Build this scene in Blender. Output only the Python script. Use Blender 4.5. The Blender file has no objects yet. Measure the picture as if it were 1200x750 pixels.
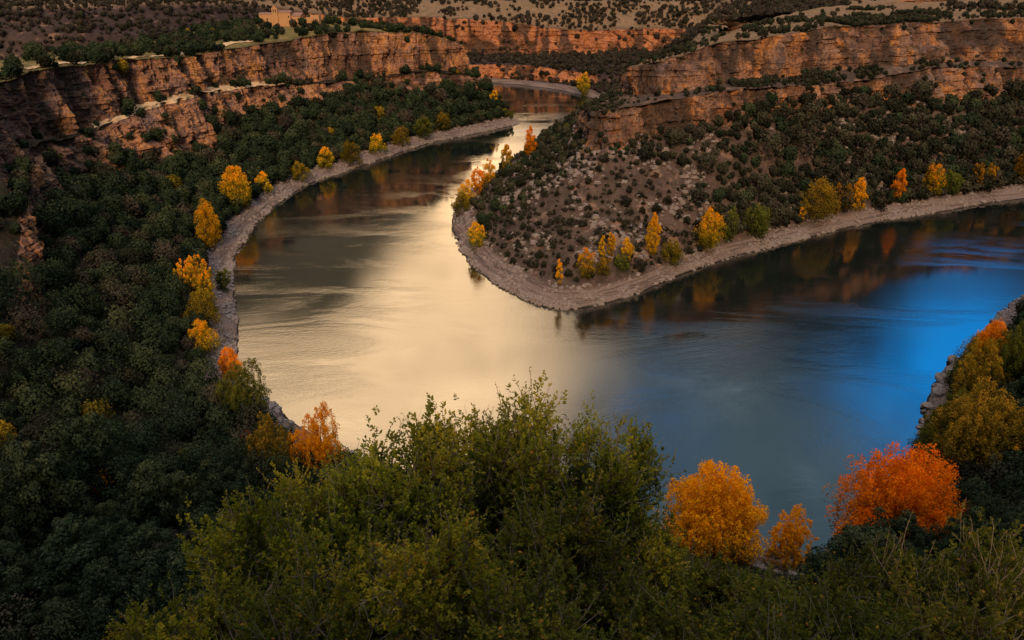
import bpy, math, random
import numpy as np
from mathutils import Vector
from mathutils.bvhtree import BVHTree

R = math.radians
rng = np.random.default_rng(7)
scene = bpy.context.scene
COL = scene.collection

# ------------------------------------------------------------------ camera
CAM_H, PITCH, F = 100.0, R(24.2), 900.0
CP, SP = math.cos(PITCH), math.sin(PITCH)
cam = bpy.data.cameras.new('camera'); cam.lens = 27.0; cam.sensor_width = 36.0
cam.clip_start = 0.3; cam.clip_end = 9000
cam_o = bpy.data.objects.new('camera', cam); COL.objects.link(cam_o)
cam_o.location = (0, 0, CAM_H); cam_o.rotation_euler = (math.pi/2 - PITCH, 0, 0)
scene.camera = cam_o


def ray(px, py):
    x, y = (px-600)/F, (375-py)/F
    return np.array([x, CP + y*SP, -SP + y*CP])


def at(px, py, Y):
    d = ray(px, py)
    return (d*(Y/d[1]) + np.array([0, 0, CAM_H])).tolist()


def water_at(px, py, z=0.0):
    d = ray(px, py)
    return (d*((z-CAM_H)/d[2]) + np.array([0, 0, CAM_H])).tolist()


def project(P):
    P = np.asarray(P, float)
    q = P - np.array([0, 0, CAM_H])
    depth = q[..., 1]*CP - q[..., 2]*SP
    up = q[..., 1]*SP + q[..., 2]*CP
    return 600 + F*q[..., 0]/depth, 375 - F*up/depth, depth


# ------------------------------------------------------------------ noise
def _hash(ix, iy, iz, seed):
    h = (ix.astype(np.int64)*374761393 + iy.astype(np.int64)*668265263 + iz.astype(np.int64)*2147483647 + seed*1274126177) & 0xffffffff
    h = ((h ^ (h >> 13))*1274126177) & 0xffffffff
    h = ((h ^ (h >> 16))*2246822519) & 0xffffffff
    return ((h ^ (h >> 15)) & 0xffffff)/float(0xffffff)


def vnoise(p, seed=0):
    i = np.floor(p); f = p - i; f = f*f*f*(f*(f*6-15)+10)
    ix, iy, iz = i[:, 0], i[:, 1], i[:, 2]
    out = 0
    for a in (0, 1):
        for b in (0, 1):
            for c in (0, 1):
                w = (f[:, 0] if a else 1-f[:, 0])*(f[:, 1] if b else 1-f[:, 1])*(f[:, 2] if c else 1-f[:, 2])
                out = out + w*_hash(ix+a, iy+b, iz+c, seed)
    return out*2-1


def fbm(p, scale, octaves=3, seed=0, gain=.5):
    s = np.asarray(scale, float); o = 0; a = 1; t = 0
    q = p/s
    for k in range(octaves):
        o = o + a*vnoise(q, seed+k*17); t += a; a *= gain; q = q*2.03 + 11.3
    return o/t


def sstep(x, a, b):
    t = np.clip((x-a)/(b-a), 0, 1)
    return t*t*(3-2*t)


# ------------------------------------------------------------------ node helper
class NT:
    def __init__(s, tree):
        s.t = tree; tree.nodes.clear()

    def n(s, kind, **kw):
        nd = s.t.nodes.new(kind)
        ins = kw.pop('ins', {})
        for k, v in kw.items():
            setattr(nd, k, v)
        for k, v in ins.items():
            s.put(nd.inputs[k], v)
        return nd

    def put(s, sock, v):
        if isinstance(v, bpy.types.NodeSocket):
            s.t.links.new(v, sock)
        elif isinstance(v, bpy.types.Node):
            s.t.links.new(v.outputs[0], sock)
        else:
            if sock.type == 'RGBA' and len(v) == 3:
                v = (*v, 1)
            sock.default_value = v

    def m(s, op, a, b=0.0, c=0.0, clamp=False):
        nd = s.t.nodes.new('ShaderNodeMath'); nd.operation = op; nd.use_clamp = clamp
        s.put(nd.inputs[0], a); s.put(nd.inputs[1], b); s.put(nd.inputs[2], c)
        return nd.outputs[0]

    def ss(s, x, a, b, lo=0.0, hi=1.0):
        nd = s.t.nodes.new('ShaderNodeMapRange'); nd.interpolation_type = 'SMOOTHSTEP'
        s.put(nd.inputs[0], x); s.put(nd.inputs[1], a); s.put(nd.inputs[2], b); s.put(nd.inputs[3], lo); s.put(nd.inputs[4], hi)
        return nd.outputs[0]

    def mix(s, f, a, b, mode='MIX'):
        nd = s.t.nodes.new('ShaderNodeMix'); nd.data_type = 'RGBA'; nd.blend_type = mode
        s.put(nd.inputs[0], f); s.put(nd.inputs[6], a); s.put(nd.inputs[7], b)
        return nd.outputs[2]

    def noise(s, vec, scale, detail=4.0, rough=.55, dist=0.0):
        nd = s.n('ShaderNodeTexNoise'); s.put(nd.inputs['Vector'], vec)
        nd.inputs['Scale'].default_value = scale; nd.inputs['Detail'].default_value = detail
        nd.inputs['Roughness'].default_value = rough; nd.inputs['Distortion'].default_value = dist
        return nd.outputs[0]

    def scalev(s, vec, sc):
        nd = s.n('ShaderNodeVectorMath', operation='MULTIPLY'); s.put(nd.inputs[0], vec); nd.inputs[1].default_value = sc
        return nd.outputs[0]


def new_mat(name):
    m = bpy.data.materials.new(name); m.use_nodes = True
    return m, NT(m.node_tree)


def attr(nt, name):
    return nt.n('ShaderNodeAttribute', attribute_name=name).outputs['Fac']


# ------------------------------------------------------------------ world
SUN_EL, SUN_AZ = R(27), R(176)          # azimuth measured from +Y towards +X
def build_world():
    w = bpy.data.worlds.new('World'); scene.world = w; w.use_nodes = True
    nt = NT(w.node_tree)
    D = nt.n('ShaderNodeTexCoord').outputs['Generated']
    sky = nt.n('ShaderNodeTexSky', sky_type='NISHITA', sun_disc=False, sun_elevation=SUN_EL, sun_rotation=SUN_AZ)
    sep = nt.n('ShaderNodeSeparateXYZ', ins={0: D})
    x, y, z = sep.outputs
    nz1 = nt.m('SUBTRACT', nt.noise(D, 3.2, 5, .55), .5)
    nz2 = nt.m('SUBTRACT', nt.noise(nt.scalev(D, (1.3, 1, 4)), 6.0, 5, .6), .5)
    az = nt.m('MULTIPLY', nt.m('ARCTAN2', x, y), 57.2958)
    el = nt.m('MULTIPLY', nt.m('ARCSINE', z), 57.2958)
    az = nt.m('ADD', az, nt.m('MULTIPLY', nz1, 11.0))
    el = nt.m('ADD', el, nt.m('MULTIPLY', nz2, 8.0))

    def blob(a0, e0, ra, re, inner=.25, outer=1.0):
        da = nt.m('DIVIDE', nt.m('SUBTRACT', az, a0), ra)
        de = nt.m('DIVIDE', nt.m('SUBTRACT', el, e0), re)
        r = nt.m('SQRT', nt.m('ADD', nt.m('MULTIPLY', da, da), nt.m('MULTIPLY', de, de)))
        return nt.ss(r, inner, outer, 1.0, 0.0)
    base = nt.mix(1.0, sky.outputs[0], (SKY_K, SKY_K*.98, SKY_K*.95), 'MULTIPLY')
    # thin dusk cloud deck over the whole sky
    deck = nt.mix(nt.ss(nt.noise(nt.scalev(D, (1, 1, 2.5)), 2.2, 6, .6), .35, .7), (.105, .12, .16), (.30, .29, .32))
    c = nt.mix(.72, base, deck)
    streak = nt.ss(nt.noise(nt.scalev(D, (2.0, 1.2, 9.0)), 3.0, 5, .6, .6), .50, .68)
    c = nt.mix(nt.m('MULTIPLY', blob(24, 34, 30, 13, .3, 1.15), .85), c, (.17, .28, .37))
    c = nt.mix(nt.m('MULTIPLY', blob(36.5, 23.5, 17, 9.5, .3, 1.1), .96), c, (.01, .62, 1.85))
    c = nt.mix(nt.m('MULTIPLY', blob(12.5, 31.3, 4.6, 1.9, .0, 1.1), .9), c, (.02, .34, 1.1))
    c = nt.mix(nt.m('MULTIPLY', nt.m('MULTIPLY', streak, blob(17.5, 26.5, 9, 3.4, .1, 1.1)), .85), c, (1.0, 1.1, 1.15))
    c = nt.mix(nt.m('MULTIPLY', blob(15.5, 19.5, 17, 8.6, .62, 1.05), .96), c, (.020, .027, .027))  # dark sky patch added for the water to mirror below the peninsula
    c = nt.mix(nt.m('MULTIPLY', nt.m('MULTIPLY', streak, blob(24, 27.5, 16, 6.5, .3, 1.0)), .55), c, (.8, 1.0, 1.2))
    c = nt.mix(nt.m('MULTIPLY', blob(48, 12, 32, 8.5, .6, 1.1), .9), c, (.05, .055, .07))  # low dark band added to the sky to darken reflections at right
    c = nt.mix(nt.ss(el, 44, 68), c, (1.55, 1.36, 1.30))  # overhead brightening added as fill light for the land
    gold = blob(-11.5, 26, 21, 15.5, .42, 1.12)
    c = nt.mix(gold, c, (3.05, 2.02, 1.14))
    c = nt.mix(nt.m('MULTIPLY', blob(-4, 14, 10, 9, .1, 1.1), .8), c, (4.0, 2.5, 1.3))
    c = nt.mix(nt.m('MULTIPLY', blob(-20.5, 13, 15, 13.2, .72, 1.04), .96), c, (.024, .026, .020))  # dark sky patch added to deepen the reflection along the left bank
    tex = nt.ss(nt.noise(nt.scalev(D, (1.6, 1.0, 5.0)), 4.5, 6, .62, .8), .30, .70, .72, 1.22)
    low = nt.ss(el, 40, 50)
    c = nt.mix(1.0, c, nt.mix(low, nt.n('ShaderNodeCombineColor', ins={0: tex, 1: tex, 2: tex}).outputs[0], (1, 1, 1)), 'MULTIPLY')
    bg = nt.n('ShaderNodeBackground', ins={0: c, 1: 1.0})
    out = nt.n('ShaderNodeOutputWorld', ins={0: bg})


SKY_K = 0.075
build_world()
sl = bpy.data.lights.new('sun', 'SUN'); sl.energy = 2.8; sl.angle = R(10); sl.color = (1.0, .62, .34)
sun = bpy.data.objects.new('sun', sl); COL.objects.link(sun)
sd = Vector((math.sin(SUN_AZ)*math.cos(SUN_EL), math.cos(SUN_AZ)*math.cos(SUN_EL), math.sin(SUN_EL)))
sun.rotation_euler = sd.to_track_quat('Z', 'Y').to_euler()
sun.location = (0, 0, 300)
scene.view_settings.view_transform = 'Standard'; scene.view_settings.look = 'None'
scene.view_settings.exposure = 0; scene.view_settings.gamma = 1
scene.cycles.use_denoising = True
scene.cycles.max_bounces = 6; scene.cycles.diffuse_bounces = 2; scene.cycles.glossy_bounces = 2
scene.cycles.transmission_bounces = 3; scene.cycles.transparent_max_bounces = 4
scene.cycles.caustics_reflective = False; scene.cycles.caustics_refractive = False


# ------------------------------------------------------------------ mesh helpers
def make_mesh(name, V, faces, mats, attrs=None, smooth=True, mat_idx=None):
    """faces: (M,4) or (M,3) int array."""
    me = bpy.data.meshes.new(name)
    V = np.ascontiguousarray(V, dtype=np.float32); faces = np.ascontiguousarray(faces, dtype=np.int32)
    M, k = faces.shape
    me.vertices.add(len(V)); me.vertices.foreach_set('co', V.ravel())
    me.loops.add(M*k); me.loops.foreach_set('vertex_index', faces.ravel())
    me.polygons.add(M); me.polygons.foreach_set('loop_start', np.arange(M, dtype=np.int32)*k)
    if mat_idx is not None:
        me.polygons.foreach_set('material_index', np.ascontiguousarray(mat_idx, dtype=np.int32))
    me.polygons.foreach_set('use_smooth', np.full(M, smooth, dtype=bool))
    for an, arr in (attrs or {}).items():
        a = me.attributes.new(an, 'FLOAT', 'POINT'); a.data.foreach_set('value', np.ascontiguousarray(arr, dtype=np.float32))
    for m in mats:
        me.materials.append(m)
    me.update(calc_edges=True)
    return me


def add_obj(name, me, parent=None, label=None, cat=None, group=None, kind=None, loc=None, rotz=None, scale=None):
    o = bpy.data.objects.new(name, me); COL.objects.link(o)
    if parent is not None: o.parent = parent
    if label: o['label'] = label
    if cat: o['category'] = cat
    if group: o['group'] = group
    if kind: o['kind'] = kind
    if loc is not None: o.location = loc
    if rotz is not None: o.rotation_euler = (0, 0, rotz)
    if scale is not None: o.scale = scale if hasattr(scale, '__len__') else (scale,)*3
    return o


# ------------------------------------------------------------------ terrain loft
def loft(cols, res_u, res_v):
    C = np.array(cols, float)                       # (C,K,3)
    n, K = C.shape[:2]
    rows = []
    for i in range(n-1):
        p0, p1, p2, p3 = C[max(i-1, 0)], C[i], C[i+1], C[min(i+2, n-1)]
        L = np.linalg.norm(p2-p1, axis=1)[1:min(K, 8)].max()
        m = max(2, int(math.ceil(L/res_u)))
        for t in np.arange(m)/m:
            # cardinal spline, tension .35 keeps the curves close to the control polygon
            s = .45
            h1 = 2*t**3-3*t**2+1; h2 = -2*t**3+3*t**2; h3 = t**3-2*t**2+t; h4 = t**3-t**2
            rows.append(h1*p1 + h2*p2 + h3*s*(p2-p0) + h4*s*(p3-p1))
    rows.append(C[-1])
    Rw = np.array(rows)                             # (U,K,3)
    parts, vv = [], []
    for k in range(K-1):
        L = np.linalg.norm(Rw[:, k+1]-Rw[:, k], axis=1)
        m = max(1, int(math.ceil(np.percentile(L, 85)/res_v[k])))
        t = np.arange(m)/m
        parts.append(Rw[:, k, None]*(1-t)[None, :, None] + Rw[:, k+1, None]*t[None, :, None])
        vv.append(k+t)
    parts.append(Rw[:, -1:]); vv.append(np.array([K-1.0]))
    return np.concatenate(parts, 1), np.concatenate(vv)


def grid_normals(G):
    du = np.gradient(G, axis=0); dv = np.gradient(G, axis=1)
    N = np.cross(du, dv); N /= np.linalg.norm(N, axis=2, keepdims=True)+1e-9
    N[N[..., 2] < 0] *= -1
    return N


def blur_v(a, n):
    for _ in range(n):
        b = np.pad(a, ((0, 0), (1, 1)), mode='edge'); a = (b[:, :-2]+2*b[:, 1:-1]+b[:, 2:])/4
    return a


def build_terrain(cols, res_u, res_v, seed, rough=1.0):
    G, vv = loft(cols, res_u, res_v)
    U, Vn = G.shape[:2]
    N = grid_normals(G)
    cliff = blur_v(sstep(N[..., 2], .72, .48)*sstep(vv, 3.72, 4.02)[None, :], 2)
    P = G.reshape(-1, 3); Nf = N.reshape(-1, 3).copy(); cf = cliff.reshape(-1)
    cf0 = cf.copy(); cfd = np.clip(blur_v(cliff, 14)*1.35, 0, 1).reshape(-1)
    H = Nf.copy(); H[:, 2] *= .15; H /= np.linalg.norm(H, axis=1, keepdims=True)+1e-9
    dry = sstep(P[:, 2], 1.0, 6.0)
    # rolling ground
    g = 1.5*fbm(P, (22, 22, 60), 3, seed) + .45*fbm(P, (5, 5, 8), 3, seed+5)
    near_shore = 1-sstep(P[:, 2], 3, 7)
    g2 = (.35*fbm(P, (3, 3, 3), 3, seed+9) + .8*fbm(P, (11, 11, 9), 3, seed+8))*sstep(P[:, 2], -.5, .6)
    out = P.copy()
    g = g*sstep(np.linalg.norm(P-np.array([0, 0, CAM_H]), axis=1), 12, 50)
    out[:, 2] += (g*dry + g2)*(1-cf*.7)*rough
    # cliffs: buttresses and gullies, strata ledges, blocky fractures
    cf = cf*sstep(np.linalg.norm(P-np.array([0, 0, CAM_H]), axis=1), 45, 85); cliff = cf.reshape(U, Vn)
    crk = 1-np.abs(fbm(P, (3.6, 3.6, 22), 2, seed+81))*3.0
    b1 = fbm(P, (20, 20, 70), 2, seed+21)
    b2 = fbm(P, (7, 7, 26), 3, seed+31)
    rid = 1-np.abs(fbm(P, (9, 9, 45), 2, seed+41))*2.4
    st = fbm(P*np.array([1, 1, 1])+np.array([0, 0, 1.0])*(fbm(P, (30, 30, 30), 1, seed+3)*2)[:, None], (70, 70, 2.6), 3, seed+51, .65)
    st = np.sign(st)*np.abs(st)**.6
    fr = fbm(P, (2.2, 2.2, 3.0), 3, seed+61)
    fq = np.round(fbm(P, (5.5, 5.5, 9), 1, seed+71)*3)/3
    zw = (P[:, 2] + 1.6*fbm(P, (40, 40, 60), 2, seed+91))/2.3
    bi = np.floor(zw); zero = np.zeros_like(bi)
    bed = _hash(bi, zero, zero, seed+7)*2-1
    br_ = _hash(bi, zero+3, zero, seed+8)*9
    blk = _hash(bi, np.floor((P[:, 0]*.8+P[:, 1]*.6)/3.4+br_), np.floor((P[:, 0]*.6-P[:, 1]*.8)/3.4+br_), seed+9)*2-1
    gul = 1-np.abs(fbm(P, (26, 26, 140), 2, seed+45))*2.6
    low = 6.5*b1 - 4.6*np.clip(gul, 0, 1)**3 - 3.4*np.clip(rid, 0, 1)**3
    low = np.where(low < -1.5, -1.5+(low+1.5)*.35, low)
    d = low + .95*bed + .85*blk + 2.6*b2 + .42*st + .9*fr + 1.3*fq - 1.5*np.clip(crk, 0, 1)**2
    Hd = H.reshape(U, Vn, 3)
    for _ in range(6):
        Hp = np.pad(Hd, ((0, 0), (1, 1), (0, 0)), mode='edge'); wt = np.pad(cliff+.02, ((0, 0), (1, 1)), mode='edge')[..., None]
        Hd = (Hp[:, :-2]*wt[:, :-2]+2*Hp[:, 1:-1]*wt[:, 1:-1]+Hp[:, 2:]*wt[:, 2:]); Hd /= np.linalg.norm(Hd, axis=2, keepdims=True)+1e-9
    H = Hd.reshape(-1, 3)
    cfd = cfd*sstep(np.linalg.norm(P-np.array([0, 0, CAM_H]), axis=1), 45, 85)
    out += H*(d*np.maximum(cf, cfd))[:, None]*rough
    cleft_shade = np.clip(np.clip(gul, 0, 1)**2*.9+np.clip(rid, 0, 1)**3*.6+np.clip(-b1, 0, 1)*.5, 0, 1)
    G2 = out.reshape(U, Vn, 3)
    N2 = grid_normals(G2)
    idx = np.arange(U*Vn).reshape(U, Vn)
    faces = np.stack([idx[:-1, :-1], idx[1:, :-1], idx[1:, 1:], idx[:-1, 1:]], -1).reshape(-1, 4)
    return dict(G=G2, N=N2, vv=vv, cliff=cliff, faces=faces, cleft_shade=cleft_shade)


def hnorm(v):
    v = np.array(v, float).copy(); v[2] = 0
    return v/(np.linalg.norm(v)+1e-9)


def column(shore, base, ltop, ubase, rim, p1, p2, bank=(9, 3.6), midz=.42, midt=.5):
    shore = np.array(shore); base = np.array(base)
    d = hnorm(base-shore)
    under = shore - d*14 + np.array([0, 0, -6])
    bk = shore + d*bank[0] + np.array([0, 0, bank[1]])
    mid = bk + (base-bk)*midt; mid[2] = bk[2] + (base[2]-bk[2])*midz
    return [under, shore, bk, mid, base, ltop, ubase, rim, p1, p2]


# ---- land 1: far canyon wall running round the bay into the peninsula
def off(p, dx, dy, dz=0.0): return [p[0]+dx, p[1]+dy, p[2]+dz]

L1 = []
def far_col(shore, base, lt, ub, rim, bank=(9, 3.5)):
    p1 = off(rim, rim[0]*.1, 90, 2.0); p2 = [rim[0]*2.6, rim[1]+2200, rim[2]+12]
    L1.append(column(shore, base, lt, ub, rim, p1, p2, bank))

far_col([-640, 560, 0], [-640, 640, 34], [-640, 652, 50], [-640, 664, 52], [-640, 690, 78])
far_col([-420, 565, 0], at(-40, 58, 640), at(-40, 38, 652), at(-40, 33, 662), at(-40, 9, 690))
far_col([-330, 570, 0], at(90, 58, 650), at(90, 40, 660), at(90, 34, 672), at(90, 9, 705))
far_col([-262, 600, 0], at(190, 56, 690), at(190, 40, 700), at(190, 33, 715), at(190, 5, 745))
far_col([-190, 700, 0], at(300, 58, 770), at(300, 42, 780), at(300, 33, 800), at(300, 6, 838))
far_col([-130, 770, 0], at(400, 62, 838), at(400, 48, 846), at(400, 60, 888), at(400, 20, 900))
far_col([-80, 800, 0], at(470, 72, 840), at(470, 64, 845), at(470, 61, 890), at(470, 20, 902))
far_col(water_at(560, 97), at(545, 91, 824), at(545, 75, 832), at(545, 63, 892), at(545, 22, 905))
far_col(water_at(600, 99), at(605, 93, 818), at(605, 76, 826), at(605, 66, 892), at(605, 27, 905))
far_col(water_at(650, 105), at(665, 97, 775), at(665, 82, 784), at(675, 64, 900), at(675, 36, 913))
far_col(water_at(690, 114), at(720, 100, 745), at(720, 88, 755), at(745, 60, 905), at(745, 34, 918))
far_col(water_at(702, 118), at(790, 90, 760), at(795, 78, 790), at(830, 58, 908), at(830, 32, 922))
# inner corner of the bay and the back of the peninsula (mostly hidden)
def pen(shore, base, lt, ub, rim, sp, bank=(9, 3.6), midz=.42):
    sp = np.array(sp); rim = np.array(rim)
    L1.append(column(shore, base, lt, ub, rim, rim+(sp-rim)*.5+np.array([0, 0, .6]), sp, bank, midz))
pen(water_at(706, 119), [110, 716, 14], [116, 722, 22], [124, 730, 30], at(867, 4, 815), [900, 2700, 80])
L1[-1][8] = off(at(872, 2.5, 850), 12, 40)
pen(water_at(704, 122), [104, 672, 14], [112, 674, 24], [120, 668, 34], at(846, 17, 705), [1500, 2200, 78])
L1[-1][8] = at(1010, 5, 720)
pen(water_at(698, 124), [92, 610, 14], [98, 600, 24], [106, 590, 34], at(822, 37, 572), at(940, 13, 640))
pen(water_at(690, 126), at(705, 122, 493), at(712, 112, 479), at(735, 98, 465), at(798, 62, 465), at(892, 27, 535))
pen(water_at(668, 140), at(690, 136, 423), at(694, 122, 416), at(730, 106, 410), at(768, 71, 410), at(855, 42, 468))
pen(water_at(640, 160), at(677, 152, 372), at(682, 131, 364), at(730, 111, 373), at(746, 78, 374), at(825, 53, 429))
pen(water_at(588, 197), at(678, 166, 336), at(683, 130, 336), at(730, 112, 355), at(741, 80, 356), at(780, 67, 394))
pen(water_at(548, 226), at(681, 175, 319), at(685, 131, 325), at(733, 112, 346), at(742, 80, 349), at(780, 66, 387))
pen(water_at(530, 260), at(686, 180, 312), at(691, 131, 320), at(738, 112, 344), at(748, 78, 347), at(790, 64, 391))
pen(water_at(545, 302), at(695, 183, 308), at(704, 128, 318), at(748, 113, 343), at(758, 75, 347), at(800, 62, 400))
pen(water_at(594, 341), at(712, 182, 306), at(722, 125, 319), at(762, 112, 343), at(776, 70, 349), at(815, 56, 413))
pen(water_at(660, 363), at(744, 172, 315), at(757, 121, 322), at(788, 110, 344), at(806, 62, 352), at(845, 45, 439))
pen(water_at(735, 348), at(792, 160, 321), at(802, 116, 327), at(824, 104, 348), at(846, 50, 358), at(882, 30, 482))
pen(water_at(832, 310), at(862, 142, 334), at(870, 104, 340), at(884, 96, 359), at(900, 43, 369), at(930, 15, 554), midz=.36)
pen(water_at(1000, 266), at(985, 120, 377), at(985, 97, 383), at(982, 82, 394), at(986, 31, 405), at(1000, 6, 631), midz=.36)
pen(water_at(1105, 248), at(1095, 122, 408), at(1085, 82, 416), at(1080, 74, 421), at(1075, 26, 433), at(1080, 3, 695), midz=.36)
pen(water_at(1200, 233), at(1195, 118, 441), at(1185, 80, 449), at(1180, 72, 456), at(1170, 22, 468), at(1170, 0, 760), midz=.36)
pen(water_at(1400, 215), at(1380, 120, 453), at(1370, 84, 472), at(1365, 76, 480), at(1350, 20, 494), at(1350, -5, 824), midz=.36)
pen(water_at(1700, 200), at(1680, 118, 410), at(1670, 84, 424), at(1665, 76, 431), at(1650, 18, 444), at(1650, -8, 746))

# ---- land 2: hermitage ridge, wooded left slope, the viewer's own slope
L2 = []
def left(shore, base, ledge, rim, back=(-38, 6, 3.5), drop=(-60, 30), ubo=5.5, bank=(8, 3.4), midz=.42, ub=None):
    rim = np.array(rim); ledge = np.array(ledge)
    u = ledge + hnorm(rim-ledge)*ubo + np.array([0, 0, .6]) if ub is None else np.array(ub)
    p1 = rim + np.array(back); p2 = p1 + np.array([drop[0], drop[1], 0.]); p2[2] = -6
    L2.append(column(shore, base, ledge, u, rim, p1, p2, bank, midz))
def near(shore, base, ledge, ub, rim, p1, p2, bank=(8, 3.4), midz=.42):
    L2.append(column(shore, base, ledge, ub, rim, np.array(p1), np.array(p2), bank, midz))

left([-60, 690, 0], [-90, 665, 20], [-96, 662, 32], [-104, 655, 54], (-20, -20, 3), (-40, -20))
left([-28, 640, 0], [-44, 634, 20], [-50, 633, 32], [-60, 630, 53], (-20, -10, 3), (-10, 60))
left(water_at(608, 143), at(574, 110, 598), at(564, 90, 604), at(546, 54, 612), (-20, 2, 3), (-20, 60))
left(water_at(565, 155), at(524, 108, 574), at(515, 84, 580), at(508, 42, 588), (-28, 20, 4), (-30, 60))
left(water_at(500, 169), at(442, 114, 540), at(432, 93, 546), at(426, 37, 556), (-45, 25, 5), (-40, 60))
left(water_at(420, 196), at(377, 122, 500), at(371, 98, 506), at(352, 45, 516), (-64, 40, 5), (-40, 60))
left(water_at(360, 217), at(302, 148, 442), at(288, 102, 452), at(277, 56, 462), (-52, 40, 4), (-50, 40))
left(water_at(318, 246), at(236, 182, 372), at(226, 113, 390), at(216, 66, 402), (-34, 14, 3))
left(water_at(288, 281), at(168, 205, 320), at(152, 135, 343), at(140, 72, 354), (-26, 10, 3))
left(water_at(273, 316), at(100, 232, 268), at(88, 162, 292), at(78, 79, 304), (-24, 8, 3))
left(water_at(276, 352), at(62, 268, 224), at(38, 176, 252), at(18, 93, 268), (-26, 6, 3))
left(water_at(279, 398), at(52, 368, 176), at(26, 250, 196), at(-40, 112, 230), (-40, 0, 4))
left(water_at(277, 438), [-110, 148, 31], [-143, 176, 46], [-176, 205, 68], (-50, -10, 5))
near([-60, 169, 0], [-100, 108, 28], [-128, 97, 42], [-140, 92, 48], [-168, 88, 72], [-210, 70, 76], [-400, 40, 84])
near([-40, 150, 0], [-64, 66, 31], [-92, 42, 45], [-100, 34, 52], [-130, 12, 80], [-160, -20, 86], [-400, -160, 60])
near([-12, 136, 0], [-28, 44, 46], [-34, 24, 60], [-38, 10, 72], [-56, -22, 92], [-80, -60, 94], [-250, -300, 45])
near([12, 129, 0], [0, 34, 64], [0, 20, 78.5], [0, 8.5, 85.0], [0, 1.0, 97.2], [0, -20, 99.5], [0, -400, 40], midz=.47)
near([36, 121, 0], [24, 50, 44], [22, 28, 67], [22, 16, 80], [25, -2, 86], [28, -30, 74], [60, -400, 40], midz=.45)
near([57, 114, 0], [56, 56, 38], [60, 34, 58], [63, 22, 63], [68, 4, 66], [75, -40, 52], [160, -400, 40])
near([84, 134, 0], [104, 78, 42], [112, 54, 62], [117, 46, 66], [126, 28, 70], [150, -10, 50], [400, -300, 50])
near(water_at(1082, 480), [140, 126, 40], [153, 107, 58], [158, 102, 66], [172, 88, 88], [210, 50, 95], [500, -200, 60], (4.5, 2.2))
near(water_at(1128, 412), [176, 172, 38], [190, 158, 56], [196, 152, 64], [212, 138, 84], [260, 110, 90], [600, 0, 100], (4.5, 2.2))
near(water_at(1225, 338), [240, 232, 38], [262, 218, 56], [268, 212, 64], [285, 200, 84], [340, 180, 90], [700, 120, 100], (5, 2.4))
near([260, 262, 0], [330, 240, 38], [350, 232, 56], [355, 226, 64], [370, 220, 84], [420, 200, 90], [800, 180, 100])

# the far plateau climbs a little behind the cliffs
for c_ in L1[:12]:
    px_ = project(np.array(c_[7]))[0]
    c_[8] = at(px_, 5 if px_ < 150 else (-6 if px_ < 420 else 2), c_[7][1]+75)
    c_[9] = [c_[7][0]*2.4+40, c_[7][1]+2600, c_[8][2]+14]
T1 = build_terrain(L1, 1.3, [2.5, 1.0, 1.6, 1.6, .8, .9, .7, 3.0, 60], 100)
T2 = build_terrain(L2, 1.1, [2.5, 1.0, 1.4, 1.4, .8, .9, .7, 2.5, 12], 300)
print('terrain verts', T1['G'].shape, T2['G'].shape)


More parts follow.
